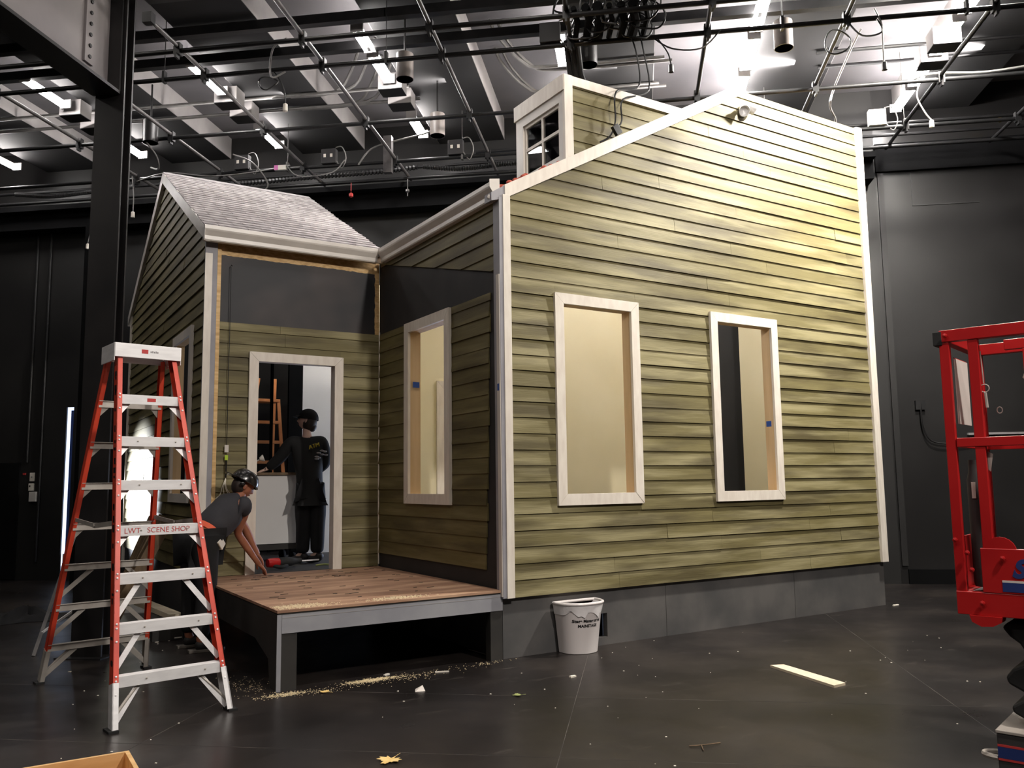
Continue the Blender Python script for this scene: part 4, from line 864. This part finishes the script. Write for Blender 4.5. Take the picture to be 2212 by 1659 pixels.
lb('stripe','liftblue',[((.13,-.0225,.175),(1.7,-.0205,.225))],bevel=0); lb('stripe','redink',[((.13,-.0224,.226),(1.7,-.0205,.236))],bevel=0,label='thin red stripe'); lb('stripe','redink',[((.13,-.0224,.164),(1.7,-.0205,.174))],bevel=0,label='thin red stripe')
for a0 in (.42,1.45):
    for b0 in (-.05,.66):
        b=MB(); b.lathe([(.06,0),(.115,.005),(.12,.02),(.12,.06),(.115,.075),(.06,.08)],LP+EA*a0+EB*b0+ZX*.12,axis=EB,n=24); b.build('wheel','rubber',LT,smooth=True)
b=MB(); b.tube([LP+EA*(.128-.07*math.sin(t))+EB*(.04+.05*math.cos(t))+ZX*.17 for t in [math.pi*i/10 for i in range(11)]],.014,7); b.build('tie_down_loop','liftgrey',LT,smooth=True)
b=MB(); b.lathe([(.0,0),(.035,.0),(.04,.02),(.02,.04),(.0,.045)],LP+EA*.22+EB*.2+ZX*.30,n=12); b.build('strobe_dome','paper',LT,smooth=True)
# ------------------------------------------------------------------ floor clutter
b=MB(); P=[V((1.559,-1.494,0)),V((1.664,-1.54,0)),V((1.535,-2.203,0)),V((1.40,-2.211,0))]; b.prism(P,ZX*.018); tag(b.build('wood_plank','plank'),'pale offcut plank lying on the black floor right of the bin','plank')
def crate():
    T=thing('wooden_crate','open plywood crate at the bottom left corner of the photo','crate',(-3.7,-2.3,0))
    for a,c in (((-4.2,-2.0,0),(-3.177,-1.982,.3)),((-3.195,-2.62,0),(-3.177,-2.0,.3)),((-4.2,-2.62,0),(-3.195,-2.602,.3)),((-4.2,-2.602,0),(-4.182,-2.0,.3))): b=MB(); b.box(a,c); b.build('side_panel','cratew',T)
    b=MB(); b.box((-4.182,-2.602,.004),(-3.195,-2.0,.018)); b.build('bottom_panel','cratew',T)
crate()
def leaf(o,rot,sc,m,label,cat='leaf',grp=None):
    pts=[(0,-.5),(.06,-.22),(.30,-.34),(.26,-.20),(.52,-.08),(.40,.0),(.50,.20),(.28,.16),(.24,.28),(.14,.22),(.10,.55),(0,.46),(-.10,.55),(-.14,.22),(-.24,.28),(-.28,.16),(-.50,.20),(-.40,0),(-.52,-.08),(-.26,-.20),(-.30,-.34),(-.06,-.22)]
    b=MB(); o=V(o); c,s=math.cos(rot),math.sin(rot); n=len(pts)
    q=[o+V(((x*c-y*s)*sc,(x*s+y*c)*sc,.006+.12*sc*abs(x)**1.2+.05*sc*y*y)) for x,y in pts]; ce=o+V((0,0,.005))
    b.add([ce]+q,[(0,1+i,1+(i+1)%n) for i in range(n)]); b.add([ce-V((0,0,.0015))]+[p-V((0,0,.0015)) for p in q],[(0,1+(i+1)%n,1+i) for i in range(n)])
    b.tube([q[0]+V((0,0,0)),q[0]+V((s*sc*.35,-c*sc*.35,.0))],.0012,5)
    return tag(b.build('dry_leaf',m),label,cat,grp)
leaf((-1.866,-1.895,0),2.2,.135,'leaf','large curled tan maple leaf nearest the viewer on the floor')
leaf((-1.638,-.237,0),.6,.08,'leaf','small yellow leaf just in front of the porch deck leg')
leaf((-.556,-1.107,0),1.2,.07,'leafgreen','small greenish leaf on the floor ahead of the bin')
def scrap(o,l,w,h,rot,m,label,nm='wood_chip',cat='wood chip'):
    b=MB(); c,s=math.cos(rot),math.sin(rot); b.fbox(V(o),V((c,s,0)),V((-s,c,0)),ZX,(-l/2,-w/2,0),(l/2,w/2,h)); return tag(b.build(nm,m),label,cat)
scrap((.087,-.873,0),.055,.022,.012,.1,'chip','small white wood block on the floor directly below the bin')
b=MB(); b.add([V((-1.10,-.60,.001)),V((-1.03,-.62,.002)),V((-1.02,-.555,.03)),V((-1.07,-.54,.006))],[(0,1,2,3)]); b.add([p-V((0,0,.0008)) for p in b.v[:4]],[(3,2,1,0)]); tag(b.build('paper_scrap','paper'),'torn white paper scrap on the floor right of the yellow leaf','paper')
scrap((-.648,-.139,0),.11,.012,.008,-.35,'chip','thin pale splinter at the shadow edge under the deck front')
scrap((-1.05,.02,0),.05,.02,.01,.4,'plate','small white offcut in the dark under the deck')
scrap((5.26,-.10,0),.10,.02,.012,.05,'chip','pale splinter on the floor at the far right foundation corner')
b=MB(); b.tube(smoothpts([(-.38,-2.62,.006),(-.31,-2.66,.01),(-.2,-2.68,.008)],4),.004,5); b.tube([(-.32,-2.655,.009),(-.37,-2.72,.006)],.003,5); tag(b.build('twig','boards'),'small forked twig on the floor at bottom centre right','twig')
rn=random.Random(11); b=MB()
for cx,cy,sx,sy,n in ((-1.88,-.13,.09,.03,500),(-1.22,-.07,.10,.025,1100),(-1.0,-.12,.26,.06,300),(-1.62,-.2,.1,.05,60),(-2.05,.3,.08,.2,160),(-.2,-.06,.12,.03,60)):
    for i in range(n):
        x,y=rn.gauss(cx,sx),rn.gauss(cy,sy); l=rn.uniform(.0015,.0055); a=rn.uniform(0,3.1); h=rn.uniform(.0006,.002)
        b.fbox((x,y,.0),V((math.cos(a),math.sin(a),0)),V((-math.sin(a),math.cos(a),0)),ZX,(-l,-l*.5,0),(l,l*.5,h))
tag(b.build('sawdust','sawdust'),'sawdust scattered on the floor along the deck front','sawdust',kind='stuff')
b=MB()
for i in range(1500):
    x,y=(rn.gauss(-1.75,.13),rn.gauss(.10,.06)) if i<900 else (rn.gauss(-.95,.12),rn.gauss(.08,.04))
    if not(-1.92<x<-.03 and -.02<y<.4): continue
    l=rn.uniform(.0015,.005); a=rn.uniform(0,3.1); b.fbox((x,y,.5725),V((math.cos(a),math.sin(a),0)),V((-math.sin(a),math.cos(a),0)),ZX,(-l,-l*.6,0),(l,l*.6,.003))
b.m=0; tag(b.build('sawdust','deckdust'),'pale sawdust along the front edge of the porch deck','sawdust',kind='stuff')
b=MB()
for i in range(150):
    u=rn.uniform(-6,4.5); v=rn.uniform(3.2,9); p=RM(u,v,0)
    if p.y>-.1 and p.x>-1.95: continue
    l=rn.uniform(.002,.006)*(2.2 if rn.random()<.08 else 1); b.fbox(p,UX,VX,ZX,(-l,-l,0),(l,l*.7,.003))
tag(b.build('floor_specks','chip'),'tiny pale specks of debris strewn over the stage floor','debris',kind='stuff')
# cloth heap, boards, dark box
b=MB(); n,k=26,9; vs=[]; rc=random.Random(4); ph=[rc.uniform(0,6) for _ in range(6)]
for i in range(k+1):
    t=i/k
    for j in range(n):
        a=2*math.pi*j/n; R=.36*(1+.25*math.sin(2*a+ph[0])+.18*math.sin(5*a+ph[1]))*t; h=.10*(1-t**1.6)*(1+.45*math.sin(3*a+ph[2]+4*t)+.3*math.sin(7*a+ph[3]))
        vs.append(V((-3.28+R*1.15*math.cos(a),4.95+R*.75*math.sin(a),max(.002,h+.004))))
b.add(vs,[(i*n+j,(i+1)*n+j,(i+1)*n+(j+1)%n,i*n+(j+1)%n) for i in range(k) for j in range(n)]); tag(b.build('cloth_heap','cloth',smooth=True),'crumpled black cloth heap on the floor at far left','cloth')
labs=['leaning brown board nearest the red ladder behind it','second leaning brown board behind the red ladder','third leaning brown board behind the red ladder, under the gable','fourth leaning brown board behind the red ladder','rearmost leaning brown board of the group under the gable wall']
for i in range(5):
    y=3.35+i*.22; b=MB(); b.bar((-2.66+.03*i,y,.01),(-2.06,y+.25,1.12+.03*(i%2)),.12,.02,(0,1,0.2)); tag(b.build('board','boards'),labs[i],'board','boards leaning under the gable wall')
b=MB(); b.prism([V((-2.30,4.9,.0)),V((-2.02,4.7,.0)),V((-2.00,4.8,.62)),V((-2.12,4.9,.66))],(0,.02,0)); tag(b.build('daylight_sheet','interiorwhite'),'bluish white sheet standing in for daylight low behind the red ladder','board')  # added sheet, its pale colour stands for a patch of daylight
b=MB(); b.box((-2.34,2.62,0),(-2.06,3.45,.165)); tag(b.build('black_box','deckdark',bevel=.003),'low dark box on the floor beside the porch deck','box')
b=MB(); b.bar((-2.22,4.2,.196),(-2.09,2.82,.196),.13,.05); tag(b.build('wood_plank','plank'),'pale lumber piece lying on the low dark box','plank')
b=MB(); b.bar((-2.16,2.45,.05),(-2.14,2.3,.075),.02,.01); tag(b.build('paper_tag','chip'),'small pale tag lying by the dark box near the shoes','tag')
ap=thing('aluminium_frame','grey aluminium leg frame leaning behind the left rail of the red ladder','frame',(-3.3,2.6,0))
b=MB(); b.bar((-3.334,2.534,0.0),(-2.885,3.5,1.3),.022,.03,(1,0,0)); b.build('leg','pipegrey',ap); b=MB(); b.bar((-3.27,2.66,.18),(-2.95,2.9,.36),.012,.02); b.build('crossbar','alu',ap)
# ------------------------------------------------------------------ things on the back wall
def plate(u,z,w,h,d,m,nm,label,cat,extra=None):
    b=MB(); b.rbox((u-w/2,BV-d,z-h/2),(u+w/2,BV+.001,z+h/2)); o=b.build(nm,m,bevel=.006); tag(o,label,cat,'wall plates by the left door'); return o
o=plate(-9.82,1.665,.09,.14,.012,'plate','switch_plate','upper cream wall plate at far left wall','switch'); b=MB(); b.rbox((-9.83,BV-.022,1.65),(-9.81,BV-.012,1.675)); b.build('switch','greyink',o)
o=plate(-9.82,1.50,.09,.12,.03,'plate','wall_socket','middle cream wall socket at far left wall','socket'); b=MB(); b.rbox((-9.845,BV-.034,1.50),(-9.825,BV-.03,1.53)); b.build('socket_hole','ink',o)
plate(-9.755,1.345,.125,.16,.07,'boxface','wall_box','lowest white rounded box on far left wall','box')
b=MB(); b.rbox((-9.99,BV-.01,1.70),(-9.94,BV,1.73)); tag(b.build('red_sticker','redink'),'small red sticker left of the wall plates','sticker')
b=MB(); b.rbox((-11.2,BV-.03,.02),(-10.04,BV+.01,1.9)); d3=struct(b.build('door_1','flat'))
for i,u in enumerate((-9.915,-9.67)):
    b=MB(); b.tube([RM(u,BV-.03,.3 if i else 1.9),RM(u,BV-.03,6.0)],.02,8); tag(b.build('wall_conduit','pipe',smooth=True),['left of two vertical conduits on the back wall left of the column','right of two vertical conduits on the back wall left of the column'][i],'conduit','vertical wall conduits')
b=MB(); b.rbox((-9.205,BV+.04,0),(-9.0,BV+.07,2.75)); b.m=1; b.rbox((-9.25,BV+.05,.0),(-9.1,BV+.09,.42)); struct(b.build('door_2',['bluedoor','plate']))
b=MB(); b.rbox((-8.50,11.9,0),(-7.9,11.96,5.7)); tag(b.build('black_drape','flat'),'tall black drape hanging left behind the steel column','curtain')
b=MB(); b.tube(smoothpts([RM(4.0,BV-.05,2.5),RM(4.0,BV-.06,2.2),RM(4.1,BV-.07,1.98),RM(4.35,BV-.07,1.93),RM(4.6,BV-.05,1.93)],5),.012,6); b.rbox((3.93,BV-.06,2.42),(4.06,BV,2.55)); tag(b.build('wall_cable','pipe',smooth=True),'dark cable drooping from a small box on the right back wall','cable')
b=MB(); b.rbox((4.6,BV-.05,2.05),(8,BV,2.08)); tag(b.build('wall_ledge','greyink'),'thin pale horizontal rail on the wall behind the scissor lift','rail')
# corrugated flexible duct along the ledge
for i,(u0,u1,l) in enumerate(((-10.0,-7.9,'corrugated black flexible conduit left of the steel column'),(-7.45,-3.2,'corrugated black flexible conduit above the porch roof'),(-3.1,-1.2,'corrugated black flexible conduit above the main gutter'))):
    pts=[RM(u0+(u1-u0)*j/150,BV-.5,6.30-.07*math.sin(math.pi*j/150)*(1+.3*math.sin(j*.05))) for j in range(151)]
    b=MB(); b.tube(pts,[.026 if j%2 else .042 for j in range(151)],7); tag(b.build('flexible_conduit','pipe'),l,'conduit','corrugated flexible conduits')
# ------------------------------------------------------------------ lighting grid
PU=[-7.43,-6.08,-4.77,-3.36,-1.985,-.57,.87,2.27,3.7,5.1]; PVv=[8.07,8.65,10.2,11.55,12.25]
orde=['first','second','third','fourth','fifth','sixth','seventh','eighth','ninth','tenth']
for i,u in enumerate(PU):
    v0=7.5 if i==2 else (5.0 if i>2 else 7.8)
    T=thing('lighting_pipe',orde[i]+' pipe from the left among those running away from the viewer','pipe',RM(u,v0,6.2),'pipes running to the back wall')
    b=MB(); b.tube([RM(u,v0,6.2),RM(u,12.45,6.2)],.024,10); b.build('pipe','pipe' if i>4 else 'pipegrey',T,smooth=True)
    for v in PVv[:4]:
        if v<v0: continue
        b=MB(); b.rbox((u-.035,v-.035,6.10),(u+.035,v+.035,6.235)); b.rbox((u-.012,v-.05,6.06),(u+.012,v+.02,6.11)); b.build('clamp','pipe',T)
    if i==2: b=MB(); b.rbox((u-.05,v0-.03,6.15),(u+.05,v0+.05,6.26)); b.build('clamp','pipe',T)
rows=['nearest','second','third','fourth','farthest']
for i,v in enumerate(PVv):
    T=thing('lighting_pipe',rows[i]+' pipe crossing the room from side to side under the ceiling','pipe',RM(0,v,6.15),'pipes crossing the room')
    b=MB(); b.tube([RM(-12,v,6.15),RM(8,v,6.15)],.026,10); b.build('pipe','pipe',T,smooth=True)
    for u in (-8.0,-5.4,-2.75,1.5,3.3):
        if i not in (1,3): continue
        b=MB(); uu=u+.13*i; b.tube([RM(uu,v,6.18),RM(uu,v,CZ)],.005,5); b.rbox((uu-.014,v-.034,6.11),(uu+.014,v+.034,6.25)); b.build('hanger','pipe' if i==1 else 'conduit',T)
for i,(v,z,m) in enumerate(((8.73,6.74,'pipe'),(9.36,6.74,'pipe'))):
    b=MB(); b.rbox((-12,v-.045,z-.05),(8,v+.045,z+.06)); tag(b.build('steel_strut',m),['nearer black strut crossing under the ceiling beams','farther black strut crossing under the ceiling beams'][i],'strut')
for i,(v,z,u0,u1) in enumerate(((10.62,6.82,-12,-2.9),(11.02,6.82,-12,-2.85),(10.62,6.82,2.4,8),(11.02,6.82,2.5,8),(12.35,6.36,-12,8),(11.78,6.3,-2.2,8))):
    b=MB(); b.tube([RM(u0,v,z),RM(u1,v,z)],.024,8); tag(b.build('ceiling_conduit','conduit' if i<2 else 'pipe',smooth=True),['nearer grey conduit crossing the left ceiling bays','farther grey conduit crossing the left ceiling bays','nearer grey conduit crossing the right ceiling bays','farther grey conduit crossing the right ceiling bays','long grey conduit close to the back wall','thin conduit crossing behind the dormer roof'][i],'conduit','straight ceiling conduits')
for i,(u,v) in enumerate(((-3.15,10.0),(-3.0,10.4),(-3.35,10.05),(-3.2,10.45),(-1.1,9.9),(-1.0,10.0),(-1.15,10.6),(-1.05,10.7))):
    if i<4: pts=[RM(u+.0,v-.1,7.15),RM(u-.25,v+.25,6.95),RM(u-.6,v+.6,6.84),RM(-4.6,v+.62,6.83)]
    else: pts=[RM(u-.55,v-.15,7.17),RM(u-.45,v+.0,7.0),RM(u-.2,v+.35,6.84),RM(u+.1,v+.5,6.82),RM(u+1.6,v+.5,6.82)]
    b=MB(); b.tube(smoothpts(pts,4),.022,8); tag(b.build('bent_conduit','conduit',smooth=True),['first','second','third','fourth'][i%4]+(' bent conduit beside the middle light row left of the dormer' if i<4 else ' bent conduit curving down just left of the dormer peak'),'conduit','bent conduits')
# light fixtures
EM=[emat('fluorescent tube %d'%i,(1,.955,.93,1),s) for i,s in enumerate((85,200))]
def fixture(u,v0,v1,lab,e=0,z=6.70):
    T=thing('fluorescent_light',lab,'ceiling light',RM(u,(v0+v1)/2,z),'fluorescent ceiling lights')
    b=MB(); b.rbox((u-.018,v0,z+.0),(u+.018,v1,z+.05)); b.build('housing','boxface',T); 
    b=MB(); b.tube([RM(u-.045,v0+.02,z),RM(u-.045,v1-.02,z)],.026,8); b.build('tube',EM[e],T); b=MB(); b.tube([RM(u+.045,v0+.02,z),RM(u+.045,v1-.02,z)],.026,8); b.build('tube',EM[e],T)
    for v in (v0,v1): b=MB(); b.rbox((u-.075,v-.012,z-.03),(u+.075,v+.012,z+.09)); b.build('end_cap','housing',T)
rn_=['farthest left light row','second light row left of the column','light row just right of the column','light row above the porch roof','light row above the dormer','light row above the roof peak','light row right of the house']
for k in range(7):
    u=-5.34+2.29*(k-2)
    segs=((9.35,10.15,'nearer tube of the '),(11.25,12.0,'farther tube of the '))
    if k==3: segs=((8.9,9.4,'nearest tube of the '),(9.5,10.2,'middle tube of the '),(11.3,12.0,'farthest tube of the '))
    if k>=5: segs=((8.9,9.7,'nearest tube of the '),(9.85,10.65,'second tube of the '),(10.8,11.5,'third tube of the '),(11.6,12.3,'farthest tube of the '))
    if k==0: segs=((11.3,12.1,'only tube of the '),)
    for v0,v1,l in segs: fixture(u,v0,v1,l+rn_[k],1 if k>=5 else 0)
    if k in (1,2,3,6):
        for j,v in enumerate((10.35,10.8)):
            b=MB(); b.rbox((u-.16,v-.12,6.62),(u+.16,v+.12,6.83)); b.m=1; b.rbox((u-.16,v-.12,6.61),(u+.16,v+.12,6.62)); tag(b.build('junction_box',['housing','beam']),['nearer','farther'][j]+' box hung in the '+rn_[k],'box','boxes in the light rows')
# cylinder downlights
CE=emat('warm lens',(1,.82,.62,1),14)
for i,(u,v,lit,l) in enumerate(((-6.35,10.14,0,'grey cylinder downlight right of the steel column'),(-2.50,8.98,1,'glowing cylinder downlight at top centre left'),(-2.5,10.6,1,'glowing cylinder downlight above the porch roof'),(-.40,9.0,0,'unlit cylinder downlight hanging among the tangled cables'),(1.70,8.99,0,'unlit cylinder downlight above the roof peak'))):
    T=thing('cylinder_downlight',l,'ceiling light',RM(u,v,6.05),'cylinder downlights'); b=MB(); b.lathe([(.093,0),(.10,0),(.10,.30),(.02,.30),(.0,.30)],RM(u,v,6.08),n=20); b.lathe([(.093,0),(.085,.06),(.085,.08)],RM(u,v,6.08),n=20); b.build('housing',pm('downlight %d'%i,srgb(120,112,108),rough=.4) if lit or i==4 else 'steelcol',T,smooth=True)
    b=MB(); b.lathe([(.0,0),(.085,0.0),(.085,.01),(.0,.01)],RM(u,v,6.13),n=20); b.build('lens',CE if lit else 'ink',T); b=MB(); b.tube([RM(u,v,6.37),RM(u,v,6.9)],.012,6); b.build('stem','pipe',T)
# outlet boxes on the fourth cross pipe
for i,(u,v,l) in enumerate(((-5.72,11.55,'black outlet box with two sockets above the porch gable peak'),(-4.36,11.55,'black outlet box with two sockets above the middle of porch roof'),(-2.45,11.55,'black outlet box with two sockets left of the dormer'),(3.34,11.55,'pale lit outlet box right of the house top'),(-.79,8.65,'black outlet box just left of the tangled cables'))):
    T=thing('outlet_box',l,'outlet box',RM(u,v,6.18),'outlet boxes on the pipes'); b=MB(); b.rbox((u-.11,v-.05,6.18),(u+.11,v+.05,6.40)); b.build('box','boxface' if i==3 else 'black',T,bevel=.004)  # box beside the bright rows has its light put into a pale colour
    if i!=4:
        for du in (-.055,.045): b=MB(); b.rbox((u+du-.018,v-.055,6.27),(u+du+.018,v-.05,6.32)); b.build('socket','plate',T)
    b=MB(); b.tube(smoothpts([RM(u+.11,v,6.22),RM(u+.2,v-.02,6.1),RM(u+.26,v-.02,6.25),RM(u+.2,v-.02,6.42),RM(u+.1,v-.02,6.42)],4),.008,6); b.build('cord','cablegrey',T,smooth=True)
# cables
def cable(pts,r,m,label,k=5,nm='cable',plug=None):
    b=MB(); b.tube(smoothpts(pts,k),r,6); o=b.build(nm,m,smooth=True); tag(o,label,'cable','hanging cables')
    if plug: b=MB(); p=V(pts[-1]); b.lathe([(.01,0),(.026,-.01),(.028,-.09),(.0,-.1)],p,n=10); b.build('plug','cable' if plug==1 else 'plate',o)
    return o
cable([RM(.02,8.6,6.3),RM(.12,8.62,6.0),RM(.14,8.6,5.6),V((1.40,.0,5.35)),V((1.36,-.02,5.02)),V((1.30,.0,4.86)),V((1.2,.03,4.79))],.009,'cable','left of the two black cables dropping onto the roof edge')
cable([RM(.12,8.62,6.4),RM(.20,8.63,6.0),RM(.24,8.62,5.55),V((1.5,.02,5.3)),V((1.46,.0,5.06)),V((1.40,0,4.97))],.009,'cable','right of the two black cables dropping onto the roof edge')
b=MB(); b.fbox(V((1.365,-.03,4.93)),V((.8,0,.6)),Y,V((-.6,0,.8)),(-.04,-.02,-.05),(.04,.02,.05)); tag(b.build('cable_connector','cable',bevel=.003),'black square connector where the two dropped cables meet','connector')
rt_=random.Random(21)
TB=thing('cable_tangle','tangle of looped black cables wrapped on the nearest pipes above the dormer','cables',RM(-.15,8.5,6.2))
for i in range(16):
    u=rt_.uniform(-.55,.32); v=rt_.uniform(8.1,8.7); r_x=rt_.uniform(.08,.22); r_z=rt_.uniform(.14,.34); z=6.25+rt_.uniform(-.12,.2)
    pts=[RM(u+r_x*math.cos(t)+.02*math.sin(3*t),v+.05*math.sin(t+i),z+r_z*math.sin(t)*(.7+.3*math.sin(t))) for t in [2*math.pi*j/18 for j in range(18)]]
    b=MB(); b.tube(pts,.010,6,closed=True); b.build('cable_loop','cable',TB,smooth=True)
for i in range(7):
    u=-.5+.12*i; b=MB(); b.tube([RM(u,8.1,6.24),RM(u+.03,8.3,6.2+.04*math.sin(i)),RM(u-.02,8.66,6.2)],.03+.012*(i%3),8); b.build('cable_wrap','flat',TB,smooth=True)
for i,u in enumerate((-.62,-.56,-.5)): b=MB(); b.tube([RM(u,8.65,6.2),RM(u+.02,8.9,5.95),RM(u+.12,9.1,5.6)],.03,8); b.build('hose','rubber',TB,smooth=True)
cable([RM(.3,8.65,6.15),RM(.5,8.6,5.98),RM(.8,8.6,5.96),RM(1.0,8.62,6.15)],.008,'cable','black cable swag to the right of the tangle')
cable([RM(.34,8.65,6.15),RM(.45,8.62,5.95),RM(.48,8.62,5.82)],.008,'cable','short plug lead hanging right of the tangle',plug=1)
def loop(u,v,z,ru,rz,lab,m='cable'):
    b=MB(); b.tube([RM(u+ru*math.cos(t),v+.03*math.sin(2*t),z+rz*math.sin(t)) for t in [2*math.pi*j/20 for j in range(20)]],.009,6,closed=True); tag(b.build('cable_loop','cable' if m=='cable' else m,smooth=True),lab,'cable','hanging cables')
loop(-4.0,8.65,6.0,.11,.07,'small coiled cable loop hanging over the second pipe from the column')
cable([RM(-3.95,8.65,6.15),RM(-3.84,8.6,6.0),RM(-3.78,8.6,5.85),RM(-3.77,8.6,5.72)],.008,'cable','lead with pale plug hanging below the coiled cable loop',plug=2)
cable([RM(-3.55,8.1,6.2),RM(-3.75,8.2,6.15),RM(-3.9,8.5,6.0),RM(-3.8,8.65,6.12)],.011,'cablegrey','grey cable arc between the two nearest cross pipes')
loop(2.2,8.75,5.98,.13,.13,'round black cable loop hanging above the house right of the peak')
cable([RM(2.27,8.65,6.15),RM(2.4,8.6,5.95),RM(2.6,8.62,5.98),RM(2.55,8.6,6.12)],.009,'cable','black cable swag right of the round loop')
cable([RM(2.55,8.65,6.25),RM(2.6,8.62,6.05),RM(2.6,8.62,5.8),RM(2.6,8.62,5.66)],.010,'cablegrey','grey lead with black plug hanging right of the round loop',plug=1)
cable([RM(2.75,9.9,6.7),RM(2.7,10.3,6.6),RM(2.6,10.9,6.3),RM(2.75,11.3,6.2),RM(2.72,11.5,6.05),RM(2.55,11.7,5.85),RM(2.35,11.9,5.7)],.014,'cablegrey','long grey cable sweeping down to the top right house corner')
cable([RM(3.3,10.2,6.15),RM(3.6,10.18,6.22),RM(4.2,10.2,6.2),RM(5.0,10.2,6.25),RM(6.5,10.2,6.22)],.016,'cablegrey','cable bundle tied along the pipe right of the house')
cable([RM(3.45,10.2,6.12),RM(3.42,10.2,5.95),RM(3.5,10.2,5.75),RM(3.56,10.2,5.66)],.009,'cablegrey','thin lead with pale end dangling right of the house',plug=2)
cable([RM(-4.95,11.5,6.18),RM(-5.5,11.5,6.12),RM(-6.2,11.5,6.1),RM(-6.9,11.5,6.2),RM(-7.4,11.5,6.1)],.010,'cablegrey','grey cable slung along the pipe over the gable peak')
cable([RM(-5.0,11.5,6.18),RM(-4.8,11.48,6.0),RM(-4.3,11.48,6.02),RM(-4.1,11.48,6.2)],.009,'cablegrey','grey cable swag over the porch roof middle')
cable([RM(-3.9,11.5,6.12),RM(-3.7,11.5,6.35),RM(-3.3,11.5,6.45),RM(-2.8,11.4,6.5),RM(-2.65,11.3,6.6)],.013,'cablegrey','grey cable rising to the light row left of the dormer')
cable([RM(-7.35,11.3,6.1),RM(-7.3,11.28,5.8),RM(-7.3,11.28,5.55)],.007,'cablegrey','thin grey lead with pink tag right of the column',plug=2)
cable([RM(-8.35,11.9,6.1),RM(-8.4,11.9,5.6),RM(-8.45,11.9,5.3)],.007,'cablegrey','thin grey lead hanging left of the column',plug=2)
cable([RM(-6.4,10.1,6.1),RM(-6.35,10.3,5.95),RM(-6.5,10.6,5.9),RM(-6.8,10.9,6.05)],.012,'cablegrey','grey cord looping below the grey cylinder downlight')
cable([RM(-5.6,11.0,6.2),RM(-5.35,11.1,6.1),RM(-5.2,11.3,5.85),RM(-5.35,11.4,5.75)],.011,'cablegrey','grey cord drooping to the porch ridge')
# little hardware
b=MB(); b.tube([RM(-4.25,12.2,6.12),RM(-4.25,12.2,5.98)],.006,5); b.lathe([(.0,0),(.035,.02),(.035,.06),(.0,.09)],RM(-4.25,12.2,5.88),n=8); tag(b.build('carabiner','redink'),'small red carabiner hanging above the valley of the roofs','hardware')
b=MB(); b.tube([RM(-3.35,12.2,6.12),RM(-3.35,12.2,5.85)],.008,5); b.lathe([(.0,0),(.03,.02),(.03,.05),(.0,.07)],RM(-3.35,12.2,5.9),n=8); tag(b.build('shackle','pipegrey'),'dark chain and shackle hanging above the main gutter','hardware')
for u,l in ((-5.1,'small white and pink tag on the pipe above the porch roof'),): b=MB(); b.rbox((u-.09,11.48,6.12),(u+.09,11.53,6.19)); b.m=1; b.rbox((u-.09,11.478,6.12),(u-.03,11.48,6.19)); tag(b.build('pipe_tag',['plate','pink']),l,'tag')
b=MB(); b.rbox((-3.5,11.42,5.95),(-3.38,11.52,6.5)); tag(b.build('strut_bracket','pipegrey'),'pair of steel channel brackets on the pipe above the porch roof end','bracket')
b=MB(); b.lathe([(.0,0),(.02,.0),(.02,.09),(.03,.10),(.0,.11)],RM(5.2,12.3,6.42),n=8); tag(b.build('brass_valve','brass'),'small brass valve on the conduit at far right','valve')
# ------------------------------------------------------------------ lamps and daylight
def area(name,loc,aim,sx,sy,p,col=(1,.95,.9)):
    l=bpy.data.lights.new(name,'AREA'); l.shape='RECTANGLE'; l.size=sx; l.size_y=sy; l.energy=p; l.color=col
    o=bpy.data.objects.new(name,l); COL.objects.link(o); o.location=V(loc); o.rotation_euler=(V(aim)-V(loc)).to_track_quat('-Z','Y').to_euler(); return o
for k in range(7):   # the same light rows go on over the viewer's head
    u=-5.34+2.29*(k-2)
    for v in (1.0,4.4,7.3):
        vv=1.8 if (k,v)==(6,1.0) else v
        p=ROWP*{(6,1.0):11,(5,1.0):3,(3,1.0):2.5,(2,1.0):1.2}.get((k,v),.25)
        if v==7.3: p=ROWP*(.5 if k in (3,4) else .2)
        area('house_light',RM(u,vv,6.7),RM(u,vv,0) if (k,v)!=(6,1.0) else V((.8,.3,1.5)),.2 if p>200 else .15,.5 if p>200 else 1.2,p,(1,.93,.86))
a=area('flood_light',RM(3.75,9.0,6.75),V((4.5,0,4.3)),.3,.3,FLOODP,(1,.95,.86))
for k in (5,6): area('up_light',RM(-5.34+2.29*(k-2)-.12,10.9,6.62),RM(-5.34+2.29*(k-2)-.35,10.9,7.4),.12,2.6,UPP,(1,.95,.92))  # lamps added to make the ceiling glow beside the tube rows
for k in (1,2,3,4): area('up_light',RM(-5.34+2.29*(k-2)-.12,10.6,6.62),RM(-5.34+2.29*(k-2)-.35,10.6,7.4),.12,2.4,UPP*.12,(1,.95,.92))
a=area('dock_daylight',RM(-1.7,12.65,.72),RM(-2.2,8,.6),1.9,1.2,DAYP,(.62,.72,1))
sl_=bpy.data.lights.new('daylight_beam','SPOT'); sl_.energy=SPOTP; sl_.color=(.85,.9,1); sl_.spot_size=math.radians(26); sl_.spot_blend=.35; sl_.shadow_soft_size=.12
so=bpy.data.objects.new('daylight_beam',sl_); COL.objects.link(so); so.location=RM(-11.4,11.2,1.7); so.rotation_euler=(V((-1.95,6.6,1.35))-so.location).to_track_quat('-Z','Y').to_euler()
W=bpy.data.worlds.new('outdoors'); SC.world=W; W.use_nodes=True; W.node_tree.nodes['Background'].inputs[0].default_value=(.62,.74,1,1); W.node_tree.nodes['Background'].inputs[1].default_value=2.2
SC.view_settings.exposure=EXPO
